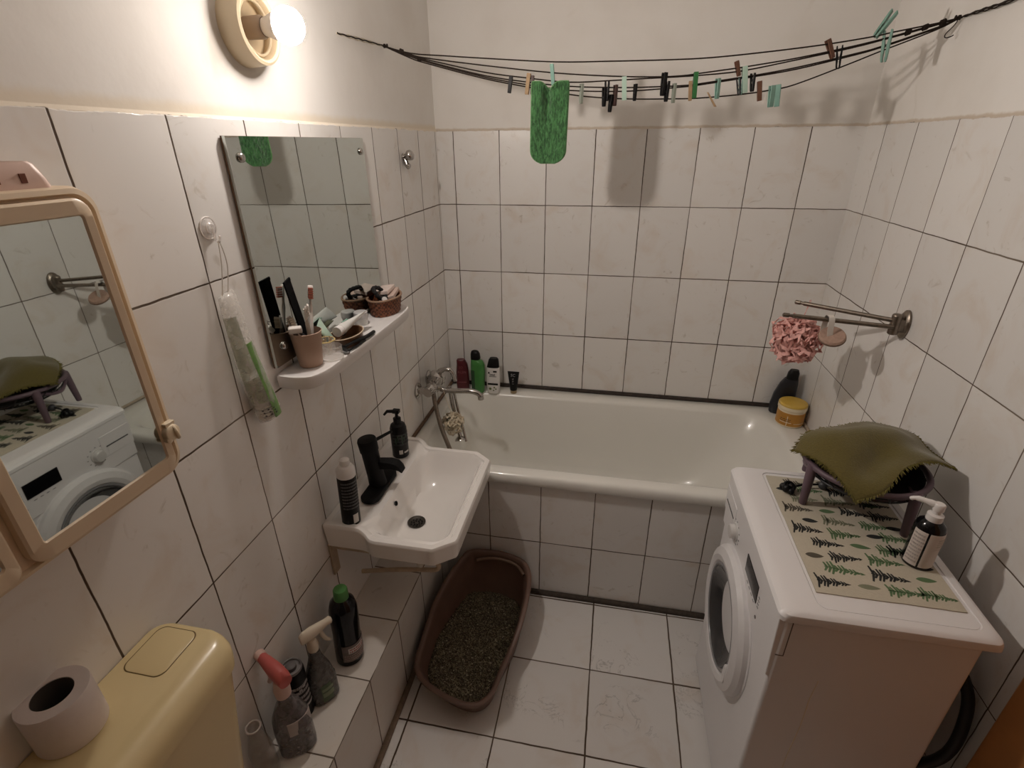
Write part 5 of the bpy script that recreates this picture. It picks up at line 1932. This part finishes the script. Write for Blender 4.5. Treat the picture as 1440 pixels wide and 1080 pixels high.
# ------------------------------------------------------------------ clothesline
line_m = mat('cord_dark', (0.022, 0.015, 0.011), 0.85, var=0.4, scale=80, spec=0.2)
painted = mat('cord_painted', (0.52, 0.46, 0.36), 0.9, var=0.5, scale=90)
ln_t = thing('clothesline', 'dark sagging clothesline cords strung across the tub from wall to wall', 'clothesline', (W / 2, -0.46, 1.90))
NL, NRr = (0.004, -0.480, 2.010), (W - 0.004, -0.430, 2.024)
lines = [
    [(0.094, 1.987), (0.206, 1.977), (0.33, 1.967), (0.555, 1.951), (0.728, 1.948), (0.896, 1.947), (1.019, 1.949), (1.175, 1.959), (1.326, 1.972), (1.448, 1.987), (1.498, 1.996), (1.599, 2.012)],
    [(0.093, 1.984), (0.144, 1.973), (0.33, 1.948), (0.555, 1.922), (0.731, 1.909), (0.859, 1.904), (0.943, 1.905), (0.992, 1.910), (1.09, 1.920), (1.125, 1.924), (1.256, 1.941), (1.402, 1.966), (1.497, 1.986), (1.593, 2.009)],
    [(0.093, 1.982), (0.144, 1.969), (0.329, 1.930), (0.466, 1.911), (0.601, 1.896), (0.732, 1.8975), (0.818, 1.900), (0.902, 1.902), (0.993, 1.905), (1.109, 1.913), (1.257, 1.937), (1.403, 1.963), (1.498, 1.984), (1.594, 2.007)],
    [(0.093, 1.980), (0.144, 1.965), (0.329, 1.921), (0.466, 1.900), (0.601, 1.885), (0.762, 1.878), (0.877, 1.878), (0.963, 1.880), (0.994, 1.883), (1.104, 1.896), (1.147, 1.901), (1.261, 1.918), (1.407, 1.947), (1.471, 1.962), (1.603, 2.003)],
    [(0.093, 1.978), (0.144, 1.963), (0.329, 1.917), (0.466, 1.893), (0.602, 1.874), (0.763, 1.868), (0.878, 1.872), (0.963, 1.877), (0.994, 1.880), (1.104, 1.893), (1.147, 1.898), (1.262, 1.914), (1.407, 1.944), (1.472, 1.960), (1.603, 2.001)],
    [(0.092, 1.974), (0.143, 1.959), (0.328, 1.913), (0.466, 1.887), (0.602, 1.863), (0.714, 1.851), (0.819, 1.846), (0.913, 1.845), (0.993, 1.845), (1.111, 1.852), (1.2, 1.862), (1.27, 1.876), (1.412, 1.927), (1.472, 1.950), (1.604, 1.998)]]
for i, L in enumerate(lines):
    off = (i - 2.5) * 0.0016
    pts = [NL] + [(x, -0.48 + 0.03 * x + off, z) for x, z in L] + [NRr]
    g = G()
    g.tube(spline(pts, 4), 0.0021, 6)
    obj('cord', g, line_m, ln_t)
for nm, ps_, seed in (('cord_tail', [(0.004, -0.790, 1.995), (0.006, -0.70, 1.999), (0.006, -0.60, 2.004), NL], 1), ('cord_tail', [NRr, (W - 0.005, -0.52, 2.022), (W - 0.004, -0.60, 2.020), (W - 0.004, -0.72, 2.022)], 2)):
    for k_ in range(3):
        g = G()
        pts = [Vector(p) + Vector((0.003 * (1 if seed == 1 else -1) * (k_ == 1), 0, 0.003 * (k_ - 1) * math.sin(PI * i / 3))) for i, p in enumerate(ps_)]
        g.tube([p + Vector((0, 0, 0.0010 * math.sin(i * 1.7 + k_ * 2))) for i, p in enumerate(spline(pts, 8))], 0.0018, 6)
        part(obj(nm, g, painted if seed == 1 and k_ != 1 else line_m, ln_t), 'paint-spattered cord end' if seed == 1 and k_ != 1 else 'dark cord end')
for p, dx in ((NL, 1), (NRr, -1)):
    g = G()
    g.lathe([(0.0025, 0.0), (0.0025, 0.014), (0.006, 0.015), (0.006, 0.017), (0.001, 0.018)], axis((p[0] - dx * 0.004, p[1], p[2]), (dx, 0, 0)), 12)
    for k_ in range(3):
        g.torus(0.0045, 0.0020, axis((p[0] + dx * (0.001 + k_ * 0.003), p[1], p[2]), (dx, 0.3, 0.2 * k_)), 14, 6)
    obj('nail_knot', g, line_m, ln_t)
for x, z in ((0.060, 1.995), (0.115, 1.972), (1.53, 1.993), (1.57, 2.003), (1.61, 2.013)):
    g = G()
    for k_ in range(3):
        g.torus(0.0055, 0.0022, axis((x + k_ * 0.004, -0.48 + 0.03 * x, z - (0.0015 if x < 1 else -0.0015) * k_), (1, 0.1 * k_, 0.1)), 14, 6)
    obj('knot', g, line_m, ln_t)
hkw = thing('wire_hook', 'thin bent wire hook hanging from the right end of the clothesline', 'hook', (1.640, -0.431, 2.02))
g = G()
g.tube(spline([(1.632, -0.4285, 2.012), (1.640, -0.431, 2.022), (1.648, -0.433, 2.017), (1.642, -0.432, 2.003), (1.630, -0.431, 1.988), (1.631, -0.431, 1.979), (1.643, -0.431, 1.980), (1.650, -0.431, 1.984)], 5), 0.0014, 6)
obj('wire', g, line_m, hkw)

# pegs
peg_mats = {
    'black': mat('peg_black', (0.005, 0.0045, 0.005), 0.5, spec=0.25), 'brown': mat('peg_dark_brown', (0.05, 0.022, 0.018), 0.5, var=0.3),
    'wood': mat('peg_wood', (0.33, 0.22, 0.12), 0.7, var=0.3, scale=90), 'rust': mat('peg_rust', (0.13, 0.055, 0.03), 0.7, var=0.3, scale=90),
    'teal': mat('peg_teal', (0.19, 0.35, 0.29), 0.45, var=0.25), 'mint': mat('peg_mint', (0.40, 0.55, 0.46), 0.45, var=0.1),
    'green': mat('peg_green', (0.03, 0.15, 0.045), 0.45), 'grey': mat('peg_grey_green', (0.26, 0.29, 0.24), 0.5), 'deep': mat('peg_deep_teal', (0.04, 0.12, 0.095), 0.45)}
spring_m = mat('peg_spring', (0.35, 0.32, 0.28), 0.4, 1.0)


def peg_mesh():
    """one jaw in local space: z from 0 (handle end) down to -1 (tip), y>0 side"""
    prof = [(-0.0, 0.088), (-0.12, 0.075), (-0.30, 0.055), (-0.42, 0.034), (-0.50, 0.025), (-0.58, 0.040), (-0.66, 0.024), (-0.80, 0.035), (-1.0, 0.020)]
    out = [(-1.0, 0.075), (-0.9, 0.10), (-0.5, 0.125), (-0.12, 0.145), (0.0, 0.135)]
    return prof, out


def make_peg(top_, bot, col, label, width=0.010, yaw=0.0, wood_=False):
    top_, bot = Vector(top_), Vector(bot)
    L = (top_ - bot).length
    t = thing('clothes_peg', label, 'clothes peg', top_, 'clothes pegs on the clothesline')
    d = (top_ - bot).normalized()
    # local frame: z along d, y across the line (towards the room) turned by yaw
    yv = Vector((0, -1, 0))
    yv = (yv - d * yv.dot(d)).normalized()
    xv = yv.cross(d).normalized()
    R = Matrix((xv, yv, d)).transposed().to_4x4()
    M = Matrix.Translation(top_) @ R @ RZ(yaw)
    prof, out = peg_mesh()
    for sg in (1, -1):
        g = G()
        poly = [(y * L * sg, z * L) for z, y in prof] + [(y * L * sg, z * L) for z, y in out]
        hw = width / 2
        loops = [[(x, py, pz) for py, pz in poly] for x in (-hw, -hw * 0.85 if False else hw)]
        g.loft(loops, True, True, 0, M)
        obj('jaw', g, peg_mats[col], t, bevel=0.0006)
    g = G()
    pts = [(0.7 * width * (i / 20 - 0.5) , 0.052 * L * math.cos(i * 1.57), -0.5 * L + 0.045 * L * math.sin(i * 1.57)) for i in range(21)]
    g.tube(pts, 0.0007, 5, 0, M)
    obj('spring', g, spring_m, t)
    return t


PEGS = [
    ((0.418, 1.917), (0.411, 1.870), 'black', 'black-brown peg, farthest left on the clothesline', 0.011, 0),
    ((0.475, 1.923), (0.468, 1.865), 'wood', 'tan wooden peg just left of the hanging green cloth', 0.012, 0),
    ((0.487, 1.917), (0.485, 1.865), 'brown', 'dark peg touching the tan peg, at the left edge of the green cloth', 0.009, 0),
    ((0.546, 1.946), (0.552, 1.889), 'teal', 'pale teal peg holding the green cloth', 0.011, 0),
    ((0.641, 1.891), (0.641, 1.836), 'grey', 'faint grey-green peg right of the green cloth', 0.009, 30),
    ((0.719, 1.896), (0.721, 1.842), 'black', 'slim black peg behind its black neighbours, right of the green cloth', 0.007, 60),
    ((0.712, 1.879), (0.713, 1.827), 'black', 'black peg, leftmost of the dark cluster mid-line', 0.009, 40),
    ((0.746, 1.886), (0.746, 1.828), 'brown', 'dark brown peg at the right of the dark cluster mid-line', 0.009, 30),
    ((0.735, 1.860), (0.732, 1.811), 'black', 'black peg hanging lowest in the dark cluster mid-line', 0.009, 40),
    ((0.770, 1.907), (0.775, 1.843), 'mint', 'long pale mint peg next to the dark cluster', 0.014, 0),
    ((0.806, 1.887), (0.806, 1.841), 'black', 'single black peg right of the long mint peg', 0.008, 30),
    ((0.890, 1.915), (0.889, 1.853), 'black', 'large black peg on the upper cord near the middle', 0.012, 30),
    ((0.901, 1.892), (0.901, 1.837), 'black', 'black peg overlapped by the large black peg', 0.008, 40),
    ((0.922, 1.886), (0.923, 1.833), 'grey', 'grey-green peg just right of the pair of black pegs', 0.009, 20),
    ((0.968, 1.891), (0.973, 1.838), 'wood', 'tan wooden peg beside the bright green peg', 0.010, 0),
    ((0.981, 1.914), (0.984, 1.845), 'green', 'bright green peg, the only one of that colour', 0.013, 0),
    ((1.047, 1.896), (1.051, 1.842), 'teal', 'teal peg alone between the bright green peg and the tall mint peg', 0.010, 30),
    ((1.092, 1.939), (1.105, 1.900), 'rust', 'brown peg clipped high beside the tall mint peg', 0.010, 20),
    ((1.105, 1.895), (1.114, 1.850), 'black', 'black peg under the high brown peg', 0.006, 60),
    ((1.112, 1.897), (1.119, 1.852), 'deep', 'deep teal peg squeezed against the tall mint peg', 0.009, 60),
    ((1.117, 1.925), (1.129, 1.856), 'mint', 'tall pale mint peg right of the high brown peg', 0.014, 0),
    ((1.144, 1.907), (1.149, 1.859), 'black', 'black peg right of the tall mint peg', 0.010, 50),
    ((1.166, 1.886), (1.175, 1.834), 'rust', 'red-brown wooden peg on the lowest cord', 0.012, 0),
    ((1.204, 1.874), (1.209, 1.817), 'teal', 'left one of two teal pegs side by side on the lowest cord', 0.014, 20),
    ((1.221, 1.876), (1.227, 1.818), 'teal', 'right one of two teal pegs side by side on the lowest cord', 0.014, -20),
    ((1.330, 1.984), (1.354, 1.938), 'rust', 'tilted brown peg on the upper cord toward the right', 0.011, 20),
    ((1.366, 1.969), (1.374, 1.911), 'black', 'black peg with spread legs below the tilted brown peg', 0.009, 75),
    ((1.487, 2.045), (1.453, 1.986), 'teal', 'strongly tilted teal peg sticking up at the right', 0.017, 55),
    ((1.483, 2.002), (1.490, 1.925), 'teal', 'long upright teal peg under the strongly tilted one', 0.017, 60)]
for i, ((x0, z0), (x1, z1), c, lab, w_, yaw) in enumerate(PEGS):
    y = -0.48 + 0.03 * x0
    make_peg((x0, y, z0), (x1, y, z1), c, lab, w_, yaw)
hp = thing('peg_half', 'broken half of a wooden peg slanting on the lowest cord', 'clothes peg', (1.022, -0.449, 1.860))
g = G()
d_ = Vector((0.028, 0, -0.039))
g.loft([[(1.022 + s1 * 0.002, -0.4495 + s2 * 0.004, 1.860) for s1, s2 in ((-1, -1), (1, -1), (1, 1), (-1, 1))],
        [(1.034 + s1 * 0.0025, -0.4495 + s2 * 0.004, 1.843) for s1, s2 in ((-1, -1), (1, -1), (1, 1), (-1, 1))],
        [(1.050 + s1 * 0.0035, -0.4495 + s2 * 0.004, 1.821) for s1, s2 in ((-1, -1), (1, -1), (1, 1), (-1, 1))]])
obj('stick', g, peg_mats['wood'], hp, bevel=0.0006)

# green microfibre cloth (mop pad) pegged to the line
gc = thing('mop_pad', 'green fluffy oblong mop pad pegged on the clothesline', 'mop pad', (0.545, -0.470, 1.90))
m_g, nt, b = _mat('green_chenille')
k = NT(nt)
tc = k.n('ShaderNodeTexCoord').outputs['Object']
mp = k.n('ShaderNodeMapping')
mp.inputs['Scale'].default_value = (1, 1, 0.22)
k.set(mp.inputs[0], tc)
nz = k.noise(mp.outputs[0], 200, 4, 0.7)
k.set(b.inputs['Base Color'], k.mix(k.ramp(nz, 0.35, 0.65), C4((0.012, 0.055, 0.014)), C4((0.060, 0.190, 0.060))))
b.inputs['Roughness'].default_value = 0.95
b.inputs['Sheen Weight'].default_value = 0.3
k.bump(nz, 0.9, 0.004, b)
g = G()
nu, nv_ = 40, 90
X0, X1, ZT, ZB = 0.485, 0.601, 1.898, 1.664
verts = []


def pad(u, v, side):
    """u across -1..1, v down 0..1"""
    z = ZT + (ZB - ZT) * v
    hw = 0.058
    # rounded bottom, notch at the top where the peg pulls it up
    if v > 0.82:
        s = (v - 0.82) / 0.18
        hw *= math.sqrt(max(0.0, 1 - (s * 0.93) ** 2.4))
    if v < 0.04:
        hw *= 0.965 + 0.035 * math.sqrt(v / 0.04)
    x = 0.543 + u * hw + (0.004 if v < .5 else 0.004) * (0.5 - v)
    z -= 0.020 * math.exp(-((u + 0.05) / 0.28) ** 2) * math.exp(-v * 9)
    y = -0.478 + 0.020 * math.exp(-((u + 0.15) / 0.22) ** 2) * math.exp(-((v - 0.15) / 0.32) ** 2) + 0.006 * math.sin(u * 2.2 + v * 2) - 0.006 * math.exp(-v * 12)
    edge_ = (1 - abs(u) ** 4) * (1 - max(0, (v - 0.9) / 0.1) ** 2 * 0.8)
    fl = 0.004 * noise.noise(Vector((x * 230, side * 7.0, z * 110))) + 0.003 * noise.noise(Vector((x * 90, side * 3.0, z * 60)))
    y += side * (0.0045 * edge_ + 0.001) + side * fl * (0.3 + 0.7 * edge_)
    return (x, y, z)


for side in (-1, 1):
    for j in range(nv_ + 1):
        for i in range(nu + 1):
            verts.append(pad(-1 + 2 * i / nu, j / nv_, side))
n1 = nu + 1
n0 = n1 * (nv_ + 1)
fs = []
for j in range(nv_):
    for i in range(nu):
        a = j * n1 + i
        fs.append((a, a + 1, a + n1 + 1, a + n1))
        fs.append((n0 + a, n0 + a + n1, n0 + a + n1 + 1, n0 + a + 1))
bd = [i for i in range(n1)] + [j * n1 + nu for j in range(1, nv_ + 1)] + [nv_ * n1 + i for i in range(nu - 1, -1, -1)] + [j * n1 for j in range(nv_ - 1, 0, -1)]
for q in range(len(bd)):
    a, b_ = bd[q], bd[(q + 1) % len(bd)]
    fs.append((a, b_, n0 + b_, n0 + a))
g.add(verts, fs)
obj('pad', g, m_g, gc, angle=180)
g = G()
pts = [Vector(verts[q]) + Vector((0, 0.003, 0)) for q in bd]
g.tube(pts[::2], 0.0022, 6, closed=True)
part(obj('piped_edge', g, mat('pad_edge', (0.14, 0.30, 0.12), 0.9), gc), 'paler piped edge')
